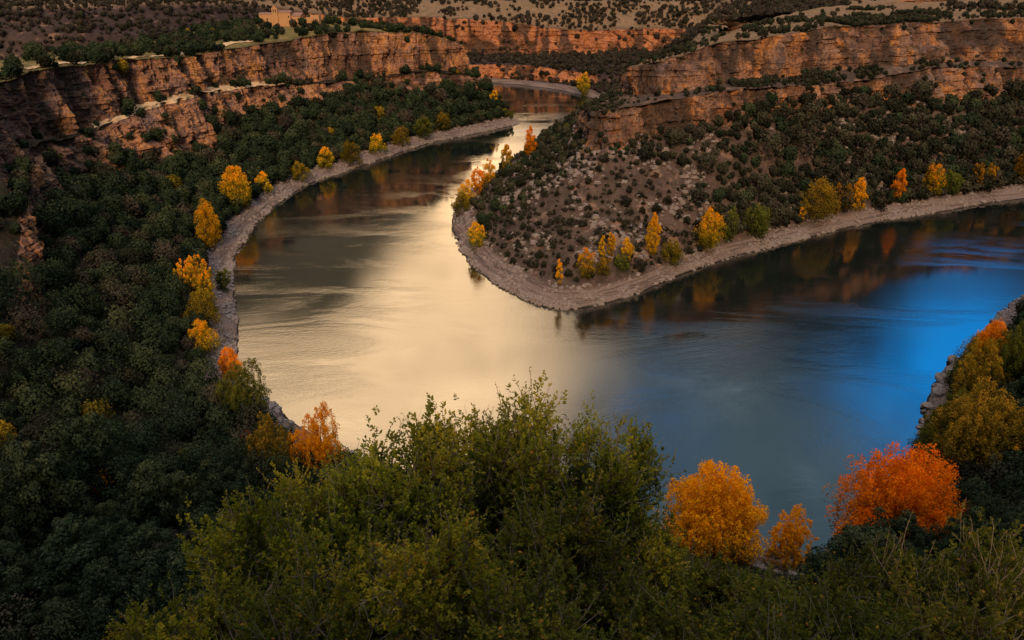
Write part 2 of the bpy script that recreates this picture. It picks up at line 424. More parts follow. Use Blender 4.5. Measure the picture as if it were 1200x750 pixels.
def terrain_mat(name, soil_a, soil_b, rock_a, rock_b, rock_c, plat_a, plat_b, shore_c, grey=(.15, .115, .115)):
    m, nt = new_mat(name)
    P = nt.n('ShaderNodeNewGeometry').outputs['Position']
    cl = attr(nt, 'cliff'); vv = attr(nt, 'band')
    z = nt.n('ShaderNodeSeparateXYZ', ins={0: P}).outputs[2]
    n_big = nt.noise(P, .03, 3); n_mid = nt.noise(P, .17, 5, .6); n_fine = nt.noise(P, .9, 5, .65); n_vf = nt.noise(P, 3.0, 4, .7)
    # soil with pale rock fragments
    soil = nt.mix(nt.ss(n_mid, .35, .65), soil_a, soil_b)
    soil = nt.mix(nt.ss(n_fine, .56, .72, 0, .55), soil, shore_c)
    soil = nt.mix(nt.ss(nt.noise(P, .45, 4, .6), .54, .64, 0, .6), soil, (.022, .026, .012))
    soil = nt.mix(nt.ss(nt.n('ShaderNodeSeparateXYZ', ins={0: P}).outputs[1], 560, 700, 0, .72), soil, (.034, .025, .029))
    soil = nt.mix(nt.ss(nt.noise(P, .085, 5, .7), .56, .66, 0, .65), soil, rock_b)
    # plateau grass
    plat = nt.mix(nt.ss(n_mid, .3, .7), plat_a, plat_b)
    plat = nt.mix(nt.ss(n_fine, .5, .75, 0, .7), plat, (.05, .045, .02))
    ground = nt.mix(nt.ss(vv, 6.85, 7.15), soil, plat)
    # rock: strata and vertical stains
    Ps = nt.scalev(P, (.02, .02, .55)); Pv = nt.scalev(P, (.55, .55, .045))
    strata = nt.noise(Ps, 1.0, 6, .7); stain = nt.noise(Pv, 1.0, 5, .65)
    rock = nt.mix(nt.ss(n_big, .36, .64), rock_a, rock_b)
    n_p = nt.noise(nt.scalev(P, (.10, .10, .06)), 1.0, 5, .65)
    rock = nt.mix(nt.ss(n_p, .50, .62), rock, rock_c)
    rock = nt.mix(nt.ss(n_p, .47, .34, 0, .8), rock, grey)
    rock = nt.mix(nt.ss(stain, .52, .66, 0, .75), rock, tuple(c*.45 for c in grey))
    rock = nt.mix(nt.ss(nt.noise(nt.scalev(P, (.9, .9, .22)), 1.0, 5, .7), .52, .66, 0, .6), rock, (.05, .04, .042))
    rock = nt.mix(nt.ss(strata, .56, .68, 0, .45), rock, (.06, .042, .038))
    rock = nt.mix(nt.ss(strata, .44, .34, 0, .4), rock, (.48, .36, .27))
    rock = nt.mix(nt.ss(nt.noise(nt.scalev(P, (.06, .06, .035)), 1.0, 4, .6), .46, .60, 0, .62), rock, nt.mix(1.0, rock, (.42, .38, .40), 'MULTIPLY'))
    rock = nt.mix(nt.ss(n_fine, .48, .68, 0, .6), rock, (.055, .045, .047))
    rock = nt.mix(nt.ss(nt.noise(P, .28, 4, .65), .56, .66, 0, .75), rock, (.035, .038, .022))
    clf = attr(nt, 'cleft_shade')
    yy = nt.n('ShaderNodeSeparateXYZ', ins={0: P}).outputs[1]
    rock = nt.mix(nt.ss(yy, 640, 800, 0, .38), rock, (.72, .27, .095))  # far cliffs turned orange: low sun glow put into the rock colour
    rock = nt.mix(nt.ss(nt.m('ADD', clf, nt.m('MULTIPLY', nt.m('SUBTRACT', n_fine, .5), .6)), .35, .75, 0, .8), rock, (.045, .038, .034))  # gully recesses darkened, occlusion shade put into the rock colour
    nz = nt.n('ShaderNodeSeparateXYZ', ins={0: nt.n('ShaderNodeNewGeometry').outputs['Normal']}).outputs[2]
    cmask = nt.ss(nt.m('ADD', cl, nt.m('MULTIPLY', nt.m('SUBTRACT', n_fine, .5), .8)), .35, .6)
    col = nt.mix(cmask, ground, rock)
    # shore gravel bank with old water lines
    line = nt.noise(nt.scalev(P, (.05, .05, 2.2)), 1.0, 4, .7)
    sh = nt.mix(nt.ss(n_vf, .3, .7), tuple(c*.6 for c in shore_c), tuple(c*1.35 for c in shore_c))
    sh = nt.mix(nt.ss(line, .47, .58, 0, .8), sh, tuple(c*.42 for c in shore_c))
    zz = nt.m('ADD', z, nt.m('MULTIPLY', nt.m('SUBTRACT', n_mid, .5), 2.5))
    smask = nt.m('MULTIPLY', nt.ss(zz, 4.6, 3.3), nt.ss(vv, 2.6, 2.2))
    col = nt.mix(smask, col, sh)
    col = nt.mix(nt.ss(z, .45, .1), col, (.018, .017, .015))
    h = nt.m('ADD', nt.m('MULTIPLY', n_fine, .7), nt.m('ADD', nt.m('MULTIPLY', n_vf, .25), nt.m('MULTIPLY', nt.m('ADD', strata, nt.m('MULTIPLY', stain, 1.6)), cl)))
    bump = nt.n('ShaderNodeBump', ins={'Strength': .9, 'Distance': .9, 'Height': h})
    bs = nt.n('ShaderNodeBsdfPrincipled', ins={'Base Color': col, 'Roughness': .95, 'Normal': bump.outputs[0]})
    bs.inputs['Specular IOR Level'].default_value = .12
    nt.n('ShaderNodeOutputMaterial', ins={0: bs})
    return m


M_FAR = terrain_mat('canyon_rock_and_scrub', (.070, .051, .043), (.115, .083, .068), (.36, .19, .105), (.28, .175, .125), (.56, .25, .08),
                    (.27, .18, .11), (.17, .125, .075), (.21, .165, .145))
M_LEFT = terrain_mat('ridge_rock_and_soil', (.020, .021, .014), (.042, .034, .022), (.43, .22, .125), (.34, .19, .13), (.58, .29, .11),
                     (.26, .19, .09), (.10, .11, .03), (.21, .165, .145))


def terrain_obj(T, name, mat):
    G = T['G']; U, Vn = G.shape[:2]
    band = np.tile(T['vv'], (U, 1)).ravel()
    me = make_mesh(name, G.reshape(-1, 3), T['faces'], [mat], {'cliff': T['cliff'].ravel(), 'band': band, 'cleft_shade': T['cleft_shade']}, smooth=False)
    return add_obj(name, me, kind='structure')

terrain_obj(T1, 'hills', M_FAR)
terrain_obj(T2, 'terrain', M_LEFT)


def plateau_sheet():
    ys = np.linspace(640, 6000, 120); fr = np.linspace(0, 1, 60)
    x0 = np.where(ys > 850, .27, .31)*ys
    X = x0[:, None] + fr[None, :]*(3000+ys[:, None]*1.5); Y = np.repeat(ys[:, None], 60, 1)
    P = np.stack([X, Y, np.full_like(X, 70.)], -1).reshape(-1, 3)
    P[:, 2] += 1.5*fbm(P, (90, 90, 90), 3, 900) - 14*sstep(-P[:, 1], -760, -640)
    G_ = P.reshape(120, 60, 3); G_[0, :, 2] = -6; G_[:, 0, 2] = -6; G_[:, 1, 0] = np.minimum(G_[:, 1, 0], G_[:, 0, 0]+3); P = G_.reshape(-1, 3)
    idx = np.arange(120*60).reshape(120, 60)
    f = np.stack([idx[:-1, :-1], idx[:-1, 1:], idx[1:, 1:], idx[1:, :-1]], -1).reshape(-1, 4)
    me = make_mesh('plateau', P, f, [M_FAR], {'cliff': np.zeros(len(P)), 'band': np.full(len(P), 9.)})
    add_obj('ground', me, kind='structure')
plateau_sheet()


def bvh_of(T):
    return BVHTree.FromPolygons(T['G'].reshape(-1, 3).tolist(), T['faces'].tolist())
B1, B2 = bvh_of(T1), bvh_of(T2)


def cast(o, d, far=5000):
    best = None
    for B in (B1, B2):
        h = B.ray_cast(Vector(o), Vector(d), far)
        if h[0] is not None and (best is None or h[3] < best[3]): best = h
    return best


def ground_at(px, py):
    # walk sideways until the ray meets dry land
    for k in range(40):
        for sgn in (1, -1):
            h = cast((0, 0, CAM_H), ray(px+sgn*k*1.5, py))
            if h is not None and h[0].z > .2 and h[3] < 1200: return h[0]
    return Vector(water_at(px, py))


def drop(x, y):
    h = cast((x, y, 400), (0, 0, -1))
    return h[0] if h else Vector((x, y, 0))


# ------------------------------------------------------------------ water
def build_water():
    m, nt = new_mat('river_water')
    P = nt.n('ShaderNodeNewGeometry').outputs['Position']
    wind = nt.ss(nt.noise(nt.scalev(P, (.011, .030, 0)), 1.0, 5, .6, 1.2), .42, .66)
    r1 = nt.noise(nt.scalev(P, (.8, 1.5, 0)), 1.0, 3, .55)
    r2 = nt.noise(nt.scalev(P, (3.0, 5.0, 0)), 1.0, 2, .6)
    h = nt.m('ADD', nt.m('MULTIPLY', r1, .05), nt.m('MULTIPLY', r2, .026))
    h = nt.m('MULTIPLY', h, nt.m('ADD', .10, nt.m('MULTIPLY', wind, .75)))
    bump = nt.n('ShaderNodeBump', ins={'Strength': 1.0, 'Distance': 1.0, 'Height': h})
    dif = nt.n('ShaderNodeBsdfDiffuse', ins={0: (.006, .010, .010), 'Normal': bump.outputs[0]})
    gl = nt.n('ShaderNodeBsdfGlossy', ins={0: (.98, 1, .97), 'Roughness': .035, 'Normal': bump.outputs[0]})
    fr = nt.n('ShaderNodeFresnel', ins={'IOR': 1.33, 'Normal': bump.outputs[0]})
    fac = nt.m('ADD', .23, nt.m('MULTIPLY', fr, .77))
    mx = nt.n('ShaderNodeMixShader', ins={0: fac, 1: dif, 2: gl})
    nt.n('ShaderNodeOutputMaterial', ins={0: mx})
    s = 3000.0
    me = make_mesh('river', np.array([[-s, -s, 0], [s, -s, 0], [s, s, 0], [-s, s, 0]]), np.array([[0, 1, 2, 3]]), [m])
    add_obj('water', me, kind='structure')
build_water()

# ------------------------------------------------------------------ foliage
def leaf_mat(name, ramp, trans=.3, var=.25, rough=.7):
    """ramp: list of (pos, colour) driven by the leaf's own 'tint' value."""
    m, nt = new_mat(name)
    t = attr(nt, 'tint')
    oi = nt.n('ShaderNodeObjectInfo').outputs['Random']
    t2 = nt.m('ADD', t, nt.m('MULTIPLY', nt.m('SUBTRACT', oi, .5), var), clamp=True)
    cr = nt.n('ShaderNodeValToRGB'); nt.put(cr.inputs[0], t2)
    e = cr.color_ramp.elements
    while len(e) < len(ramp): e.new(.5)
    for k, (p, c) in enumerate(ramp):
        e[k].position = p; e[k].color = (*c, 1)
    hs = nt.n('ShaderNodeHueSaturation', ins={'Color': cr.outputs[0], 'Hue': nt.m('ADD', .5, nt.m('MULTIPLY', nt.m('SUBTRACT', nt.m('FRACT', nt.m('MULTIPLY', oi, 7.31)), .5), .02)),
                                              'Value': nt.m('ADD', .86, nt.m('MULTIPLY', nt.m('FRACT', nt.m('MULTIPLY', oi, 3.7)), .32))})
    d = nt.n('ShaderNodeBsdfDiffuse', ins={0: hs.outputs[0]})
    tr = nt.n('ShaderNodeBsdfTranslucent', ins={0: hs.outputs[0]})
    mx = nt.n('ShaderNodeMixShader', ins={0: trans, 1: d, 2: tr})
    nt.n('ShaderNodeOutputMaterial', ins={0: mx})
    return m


def bark_mat(name, a, b):
    m, nt = new_mat(name)
    P = nt.n('ShaderNodeTexCoord').outputs['Object']
    c = nt.mix(nt.noise(nt.scalev(P, (6, 6, 1.2)), 2.0, 4, .6), a, b)
    bs = nt.n('ShaderNodeBsdfPrincipled', ins={'Base Color': c, 'Roughness': .9})
    bs.inputs['Specular IOR Level'].default_value = .1
    nt.n('ShaderNodeOutputMaterial', ins={0: bs})
    return m


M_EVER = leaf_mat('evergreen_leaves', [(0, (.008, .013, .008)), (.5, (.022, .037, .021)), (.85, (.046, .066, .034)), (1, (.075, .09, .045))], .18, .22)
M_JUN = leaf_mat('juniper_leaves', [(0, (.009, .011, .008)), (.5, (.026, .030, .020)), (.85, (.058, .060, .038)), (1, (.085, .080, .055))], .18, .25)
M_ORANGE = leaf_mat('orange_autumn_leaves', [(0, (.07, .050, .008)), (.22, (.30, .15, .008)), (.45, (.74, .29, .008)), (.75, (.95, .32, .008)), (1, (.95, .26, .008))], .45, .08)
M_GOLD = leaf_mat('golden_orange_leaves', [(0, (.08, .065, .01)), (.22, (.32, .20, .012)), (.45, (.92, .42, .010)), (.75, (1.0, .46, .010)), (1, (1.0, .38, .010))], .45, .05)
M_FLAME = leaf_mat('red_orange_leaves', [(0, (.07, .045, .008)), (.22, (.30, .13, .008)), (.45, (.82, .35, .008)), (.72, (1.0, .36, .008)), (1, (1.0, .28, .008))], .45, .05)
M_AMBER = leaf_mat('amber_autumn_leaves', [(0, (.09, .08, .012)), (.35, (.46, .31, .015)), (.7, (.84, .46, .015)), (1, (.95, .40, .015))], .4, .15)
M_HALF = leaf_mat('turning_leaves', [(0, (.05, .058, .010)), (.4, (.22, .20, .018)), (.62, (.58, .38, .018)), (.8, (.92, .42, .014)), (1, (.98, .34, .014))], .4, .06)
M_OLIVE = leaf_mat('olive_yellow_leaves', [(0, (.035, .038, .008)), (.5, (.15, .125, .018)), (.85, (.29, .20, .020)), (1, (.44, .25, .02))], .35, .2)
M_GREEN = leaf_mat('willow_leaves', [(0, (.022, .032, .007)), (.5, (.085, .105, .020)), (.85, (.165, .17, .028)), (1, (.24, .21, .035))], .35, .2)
M_DULL = leaf_mat('dull_amber_leaves', [(0, (.04, .036, .010)), (.4, (.17, .105, .012)), (1, (.48, .22, .014))], .35, .2)  # duller copy of the amber leaves, shade of the right shore put into colour
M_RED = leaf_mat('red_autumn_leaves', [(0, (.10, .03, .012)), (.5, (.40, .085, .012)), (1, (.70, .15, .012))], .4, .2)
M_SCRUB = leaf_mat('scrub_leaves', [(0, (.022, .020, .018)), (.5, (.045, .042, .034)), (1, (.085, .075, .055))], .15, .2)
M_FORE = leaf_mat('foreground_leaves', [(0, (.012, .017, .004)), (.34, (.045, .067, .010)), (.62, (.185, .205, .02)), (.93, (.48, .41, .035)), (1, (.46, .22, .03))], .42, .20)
M_FDARK = leaf_mat('shaded_foreground_leaves', [(0, (.008, .011, .004)), (.40, (.034, .046, .010)), (.70, (.10, .112, .016)), (.93, (.22, .18, .024)), (1, (.32, .15, .03))], .35, .10)  # darker copy of the foreground leaves, with shade put into its colour
M_BARK = bark_mat('grey_bark', (.10, .08, .065), (.20, .165, .14))
M_TWIG = bark_mat('pale_dry_twig', (.24, .19, .155), (.42, .35, .29))


def unit(v): return v/(np.linalg.norm(v, axis=-1, keepdims=True)+1e-9)


def quads(cen, nor, size, aspect=1.6, along=None, r=rng):
    """leaf-shaped quads: centre, normal, half length; returns V,(M,4)."""
    n = len(cen)
    a = unit(r.normal(size=(n, 3))) if along is None else along
    t = unit(a - nor*np.sum(a*nor, 1, keepdims=True)); b = np.cross(nor, t)
    s = np.asarray(size).reshape(-1, 1)
    V = np.stack([cen-t*s, cen+b*s/aspect, cen+t*s, cen-b*s/aspect], 1).reshape(-1, 3)
    return V, np.arange(n*4).reshape(n, 4)


def tubes(paths, radii, sides=4):
    """paths: list of (n,3) polylines with radii lists -> V, quads"""
    Vs, Fs, o = [], [], 0
    ang = np.arange(sides)*2*math.pi/sides
    for p, rr in zip(paths, radii):
        p = np.asarray(p, float); n = len(p); rr = np.asarray(rr, float)
        t = unit(np.gradient(p, axis=0))
        ref = np.tile(np.array([[.31, .95, .1]]), (n, 1)); ref[np.abs(t[:, 1]) > .9] = (1, 0, 0)
        u = unit(np.cross(t, ref)); w = np.cross(t, u)
        ring = p[:, None] + rr[:, None, None]*(np.cos(ang)[None, :, None]*u[:, None] + np.sin(ang)[None, :, None]*w[:, None])
        Vs.append(ring.reshape(-1, 3))
        i = np.arange(n-1)[:, None]*sides; j = np.arange(sides)[None]; j2 = (j+1) % sides
        f = np.stack([i+j, i+j2, i+sides+j2, i+sides+j], -1).reshape(-1, 4)+o
        Fs.append(f); o += n*sides
    return np.concatenate(Vs), np.concatenate(Fs)


def crown_arrays(r, H, W, prof, clumps, per, leaf, clump_r, up=.25, zlo=.0, gaps=0.0, vert=1.0, topglow=.5):
    """Leaves of one crown. prof(h)->relative radius at relative height h."""
    hs = r.random(clumps*3); keep = r.random(clumps*3) < np.array([prof(h) for h in hs])**1.0+.05
    hs = hs[keep][:clumps]
    n = len(hs)
    rad = np.array([prof(h) for h in hs])*np.sqrt(r.random(n)*.75+.25)
    th = r.random(n)*2*math.pi
    lob = 1+.26*np.sin(th*3+hs*5+r.random()*6)+.18*np.sin(th*5-hs*7+r.random()*6)
    cc = np.stack([np.cos(th)*rad*W/2*lob, np.sin(th)*rad*W/2*lob, (zlo+(1-zlo)*hs)*H], 1)
    cr = clump_r*(.6+.8*r.random(n))*(1-.35*hs)
    ct = r.random(n)
    k = np.repeat(np.arange(n), per)
    d = unit(r.normal(size=(n*per, 3))+np.array([0, 0, up]))
    rr = cr[k]*(.45+.55*r.random(n*per)**.5)
    d2 = d*rr[:, None]; d2[:, 2] *= vert
    cen = cc[k]+d2
    cen[:, 2] = np.maximum(cen[:, 2], .05)
    nor = unit(d + .5*r.normal(size=d.shape))
    h = cen[:, 2]/H
    out = np.clip(np.linalg.norm(cen[:, :2], axis=1)/(W/2), 0, 1)
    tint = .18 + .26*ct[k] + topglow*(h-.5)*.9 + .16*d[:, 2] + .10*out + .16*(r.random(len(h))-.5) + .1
    return cen, nor, leaf*(.6+.8*r.random(len(h))), np.clip(tint, 0, 1)


dome = lambda h: math.sqrt(max(0, 1-(max(0, h-.28)/.74)**2))*min(1, .62+h*1.4)
cone = lambda h: max(0.03, (1-h)**.75)*min(1, .55+h*2.5)
column_p = lambda h: max(.02, math.sin(math.pi*min(1, (h*.93+.07)))**.55*(1-.35*h))
flame = lambda h: max(.03, (math.sin(math.pi*(h*.86+.12)))**.7)
bush = lambda h: math.sqrt(max(0.02, 1-h**2))


def leaf_obj_mesh(name, mat, arr, aspect=1.5):
    cen, nor, s, t = arr
    V, Fq = quads(cen, nor, s, aspect)
    return make_mesh(name, V, Fq, [mat], {'tint': np.repeat(t, 4)}, smooth=False)


EVER = []
for k in range(8):
    r = np.random.default_rng(50+k)
    H = 6.0+r.random()*1.6; W = 4.6+r.random()*1.5
    p = dome if k % 4 != 3 else cone
    EVER.append((leaf_obj_mesh('evergreen_crown', M_EVER, crown_arrays(r, H, W, p, 80, 150, .115, .85, .35)), H, W))
JUN = []
for k in range(6):
    r = np.random.default_rng(80+k)
    H = 2.7+r.random()*1.3; W = 3.0+r.random()*.8
    p = dome if k % 3 else cone
    JUN.append((leaf_obj_mesh('juniper_crown', M_JUN, crown_arrays(r, H, W, p, 40, 80, .10, .55, .35)), H, W))

BROWN = []
for k in range(3):
    r = np.random.default_rng(95+k)
    BROWN.append((leaf_obj_mesh('shrub_crown', M_SCRUB, crown_arrays(r, 4.6, 4.6, dome, 60, 60, .11, .7, .6, vert=1.4)), 4.6, 4.6))


# ------------------------------------------------------------------ scatter
def samples(T, n, r, pred=None):
    G, N = T['G'], T['N']
    a = np.linalg.norm(np.cross(G[1:, :-1]-G[:-1, :-1], G[:-1, 1:]-G[:-1, :-1]), axis=2)
    up = np.abs(N[:-1, :-1, 2]); w = (a*up).ravel(); w = w*(T['vv'][None, :-1].repeat(len(G)-1, 0).ravel() < 8.3)
    if pred is not None: w = w*pred(G[:-1, :-1].reshape(-1, 3))
    i = r.choice(len(w), n, p=w/w.sum())
    iu, iv = np.unravel_index(i, a.shape)
    f, g = r.random((2, n))
    P = G[iu, iv]*((1-f)*(1-g))[:, None]+G[iu+1, iv]*(f*(1-g))[:, None]+G[iu, iv+1]*((1-f)*g)[:, None]+G[iu+1, iv+1]*(f*g)[:, None]
    return P, T['vv'][iv], T['cliff'][iu, iv], N[iu, iv]


def thin(P, rad, cell=12.0):
    """variable-radius dart throwing in the plane"""
    grid = {}; keep = []
    for i, (x, y, z) in enumerate(P):
        cx, cy = int(x//cell), int(y//cell); ok = True
        for a in (-1, 0, 1):
            for b in (-1, 0, 1):
                for j in grid.get((cx+a, cy+b), ()):
                    q = P[j]
                    if (q[0]-x)**2+(q[1]-y)**2 < (.5*(rad[i]+rad[j]))**2 and abs(q[2]-z) < 6:
                        ok = False; break
                if not ok: break
            if not ok: break
        if ok:
            keep.append(i); grid.setdefault((cx, cy), []).append(i)
    return np.array(keep)


def visible(P, lift):
    out = np.zeros(len(P), bool)
    o = Vector((0, 0, CAM_H))
    for i, p in enumerate(P):
        q = Vector((p[0], p[1], p[2]+lift[i])); d = q-o; L = d.length
        h = cast(o, d.normalized(), L-.5)
        out[i] = h is None
    return out


def in_view(P, m=90):
    x, y, dp = project(P)
    return (dp > 3) & (x > -m*2) & (x < 1200+m*2) & (y > -m) & (y < 750+m*1.6)


def stuff_mesh(name, P, W, H, mats, label, cap, seed, pxs=.0014, hue=None, ragged=.9):
    """one mesh holding a far wood: every crown is a small cloud of leaves"""
    r = np.random.default_rng(seed); n = len(P)
    if n == 0: return
    leaf = pxs*np.linalg.norm(P-np.array([0, 0, CAM_H]), axis=1)
    leaf = np.minimum(leaf, W*.13)
    nleaf = np.clip(3.3*W*H/leaf**2, 50, cap).astype(int)
    k = np.repeat(np.arange(n), nleaf); m = len(k)
    d = unit(r.normal(size=(m, 3))+np.array([0, 0, .35]))
    lob = 1+.3*np.sin(np.arctan2(d[:, 1], d[:, 0])*3+k*1.7)*r.random(n)[k]*ragged
    rr = (.6+.45*r.random(m))*lob
    cen = P[k]+d*rr[:, None]*np.stack([W/2, W/2, H/2], 1)[k]
    cen[:, 2] += (H*.45)[k]
    tone = r.random(n)*.5 + .10
    if hue is not None: tone = hue
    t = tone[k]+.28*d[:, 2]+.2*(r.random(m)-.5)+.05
    nor = unit(d+.55*r.normal(size=(m, 3)))
    V, Fq = quads(cen, nor, leaf[k]*(.6+.8*r.random(m)), 1.4, r=r)
    mi = r.choice(len(mats), n, p=np.array([.78, .16, .045, .012][:len(mats)])/sum([.78, .16, .045, .012][:len(mats)]))[k]
    me = make_mesh(name, V, Fq, mats, {'tint': np.repeat(np.clip(t, 0, 1), 4)}, smooth=False, mat_idx=mi)
    add_obj(name, me, kind='stuff', label=label)
    print(name, n, m)


def place_many(name, variants, P, S, label, cat, group, r, zs=.85):
    for p, s in zip(P, S):
        me, H, W = variants[r.integers(len(variants))]
        add_obj(name, me, label=label, cat=cat, group=group, loc=(p[0], p[1], p[2]-.25), rotz=r.random()*6.28,
                scale=(s*(.9+.25*r.random()), s*(.9+.25*r.random()), s*(zs+.4*r.random())))


r = np.random.default_rng(3)
# --- wooded slope on the left and the viewer's own slope
P, vv, cl, N = samples(T2, 90000, r)
dist = np.linalg.norm(P-np.array([0, 0, CAM_H]), axis=1)
clumpy = fbm(P, (16, 16, 30), 3, 500)
slope_ok = (vv > 2.05) & (vv < 4.4) & (P[:, 2] > 2.6)
ledge = (vv >= 4.4) & (vv < 6.0)
top = (vv >= 6.7)
prob = np.where(slope_ok, np.clip(1.05+.5*clumpy, .25, 1), 0)
prob = np.where(ledge, np.clip(.22+1.1*fbm(P, (12, 12, 12), 2, 501), 0, .75), prob)
prob = np.where(top, np.clip(.05+1.1*fbm(P, (20, 20, 20), 2, 502), .02, .6), prob)
prob = prob*np.where(cl > .55, .12, 1)
prob = np.where((P[:, 1] < 50) & (P[:, 0] > -30), 0, prob)                # the foreground shrubs stand here
prob = np.where((vv < 2.5) & (P[:, 2] < 4.4), prob*.35, prob)
hx = project(P)[0]
tx_, ty_, _ = project(P+np.array([0, 0, 13.0]))
prob = np.where((tx_ > 735) & (tx_ < 970) & (ty_ < 655) & (ty_ > 400) & (P[:, 1] < 125), 0, prob)
prob = np.where((hx > 298) & (hx < 382) & (P[:, 1] > 505) & (vv > 6.5), prob*.25, prob)
keep = (r.random(len(P)) < prob) & in_view(P)
P, vv, dist, clumpy = P[keep], vv[keep], dist[keep], clumpy[keep]
width = np.clip(6.5*np.exp(.36*r.normal(size=len(P))), 2.4, 11)*np.where(vv > 4.3, .55, 1)*np.where((vv < 2.5), .75, 1)
k = thin(P, width*.60)
P, vv, dist, width = P[k], vv[k], dist[k], width[k]
vis = visible(P, width*.8)
P, vv, dist, width = P[vis], vv[vis], dist[vis], width[vis]
px_, py_, _ = project(P); inside = (px_ > -15) & (px_ < 1215) & (py_ < 765)
o = np.argsort(dist+np.where(inside, 0, 5000))
P, vv, dist, width = P[o], vv[o], dist[o], width[o]
print('left wood', len(P))
n1 = 290
bare = r.random(n1) < .08
place_many('evergreen_tree', EVER, P[:n1][~bare], width[:n1][~bare]/5.3, 'dark green evergreen crowding the shaded slope at left', 'tree', 'evergreens on the shaded left slope', r)
place_many('thicket_shrub', BROWN, P[:n1][bare], width[:n1][bare]/6.2, 'thin grey brown shrub losing its leaves among the evergreens at left', 'shrub', 'thin brownish shrubs on the left slope', r)
stuff_mesh('woodland', P[n1:], width[n1:], width[n1:]*1.05, [M_EVER, M_JUN, M_SCRUB, M_OLIVE], 'dense far woodland of evergreens and turning shrubs along the left bank', 950, 31)

# --- shrubs of the peninsula
P, vv, cl, N = samples(T1, 120000, r, lambda q: (np.hypot(q[:, 0], q[:, 1]) < 640) & (q[:, 1] < 640))
dist = np.linalg.norm(P-np.array([0, 0, CAM_H]), axis=1)
U1 = project(P)
pen_m = (dist < 640) & (P[:, 1] < 640)
cl1 = fbm(P, (18, 18, 30), 3, 600)
rightness = sstep(U1[0], 740, 900)
slope_ok = (vv > 2.0) & (vv < 4.3) & (P[:, 2] > 3.6)
prob = np.where(slope_ok, np.clip(.13+1.25*cl1 + 1.0*rightness + .25*sstep(vv, 2.6, 3.6), .06, 1), 0)
prob = np.where((vv >= 4.3) & (vv < 6), np.clip(.12+.9*cl1, .02, .7)*np.where(U1[0] > 1030, .35, 1), prob)
prob = np.where(vv >= 6.8, np.clip(.0+.8*fbm(P, (25, 25, 25), 2, 602), .015, .5)*np.where(vv < 7.3, 1.3, .4), prob)
prob = prob*np.where((cl > .55) & (vv > 4), .14, 1)
keep = pen_m & (r.random(len(P)) < prob) & in_view(P)
Pp, vp, dp = P[keep], vv[keep], dist[keep]; rg = rightness[keep]
width = np.clip(2.4*np.exp(.45*r.normal(size=len(Pp))), 1.0, 6)*(1+1.0*rg)
width = np.where(vp > 4.3, np.clip(width*.55, .9, 2.6), width)
k = thin(Pp, width*(1.0-.34*rg))
Pp, vp, dp, width = Pp[k], vp[k], dp[k], width[k]
vis = visible(Pp, width*.8)
Pp, vp, dp, width = Pp[vis], vp[vis], dp[vis], width[vis]
px_, py_, _ = project(Pp); o = np.argsort(dp+np.where((px_ > -10) & (px_ < 1210), 0, 5000)); Pp, vp, dp, width = Pp[o], vp[o], dp[o], width[o]
print('peninsula', len(Pp))
place_many('juniper_shrub', JUN, Pp[:n1], width[:n1]/3.4, 'small grey green juniper on the stony slope of the peninsula', 'shrub', 'junipers scattered over the peninsula slope', r, .62)
stuff_mesh('shrubs', Pp[n1:], width[n1:], width[n1:]*1.05, [M_JUN, M_EVER, M_SCRUB], 'dark juniper scrub on the upper slopes and ledges of the peninsula', 600, 32)

# --- far canyon wall
P, vv, cl, N = samples(T1, 150000, r, lambda q: ((np.hypot(q[:, 0], q[:, 1]) >= 640) | (q[:, 1] >= 640)) & (q[:, 1] < 1700) & (q[:, 0] > -700))
far_m = np.ones(len(P), bool)
prob = np.where((vv > 2.0) & (P[:, 2] > 3.6), .62+.8*fbm(P, (30, 30, 30), 3, 603), 0)*np.where(cl > .5, .22, 1)
prob = np.where(vv >= 7, np.clip(np.where(vv < 7.95, .42, -.10)+1.2*fbm(P, (45, 45, 45), 3, 604), .004, .6), prob)
keep = far_m & (r.random(len(P)) < prob) & in_view(P, 30)
Pf = P[keep]; width = np.clip(4.2+1.4*r.normal(size=len(Pf)), 1.6, 8)
k = thin(Pf, width*.9); Pf, width = Pf[k], width[k]
vis = visible(Pf, width); Pf, width = Pf[vis], width[vis]
print('far', len(Pf))
stuff_mesh('scrub', Pf, width, width*.9, [M_SCRUB, M_JUN, M_JUN], 'far scrub dotting the opposite canyon wall', 160, 33, .0017)


# ------------------------------------------------------------------ autumn trees along the water
def trunk_mesh(r, H, W, lean=.06, limbs=9, base_r=.16, col=M_BARK):
    paths, radii = [], []
    top = np.array([r.normal()*lean*H, r.normal()*lean*H, H*.82])
    t = np.linspace(0, 1, 7)[:, None]
    main = t*top + np.sin(t*3.1)*np.array([[r.normal()*.15, r.normal()*.15, 0]])
    paths.append(main); radii.append(base_r*(1-t[:, 0]*.88))
    for q in range(limbs):
        f = .2+.6*q/limbs; s = main[int(f*6)]; a = r.random()*6.28
        e = s+np.array([math.cos(a)*W*.36, math.sin(a)*W*.36, H*(.16+.2*r.random())])
        tt = np.linspace(0, 1, 5)[:, None]
        paths.append(s+(e-s)*tt+np.array([[0, 0, -.12*H]])*np.sin(tt*math.pi)*.5)
        radii.append(base_r*.5*(1-tt[:, 0]*.85)*(1-f*.4))
    V, Fq = tubes(paths, radii, 5)
    return make_mesh('trunk', V, Fq, [col])


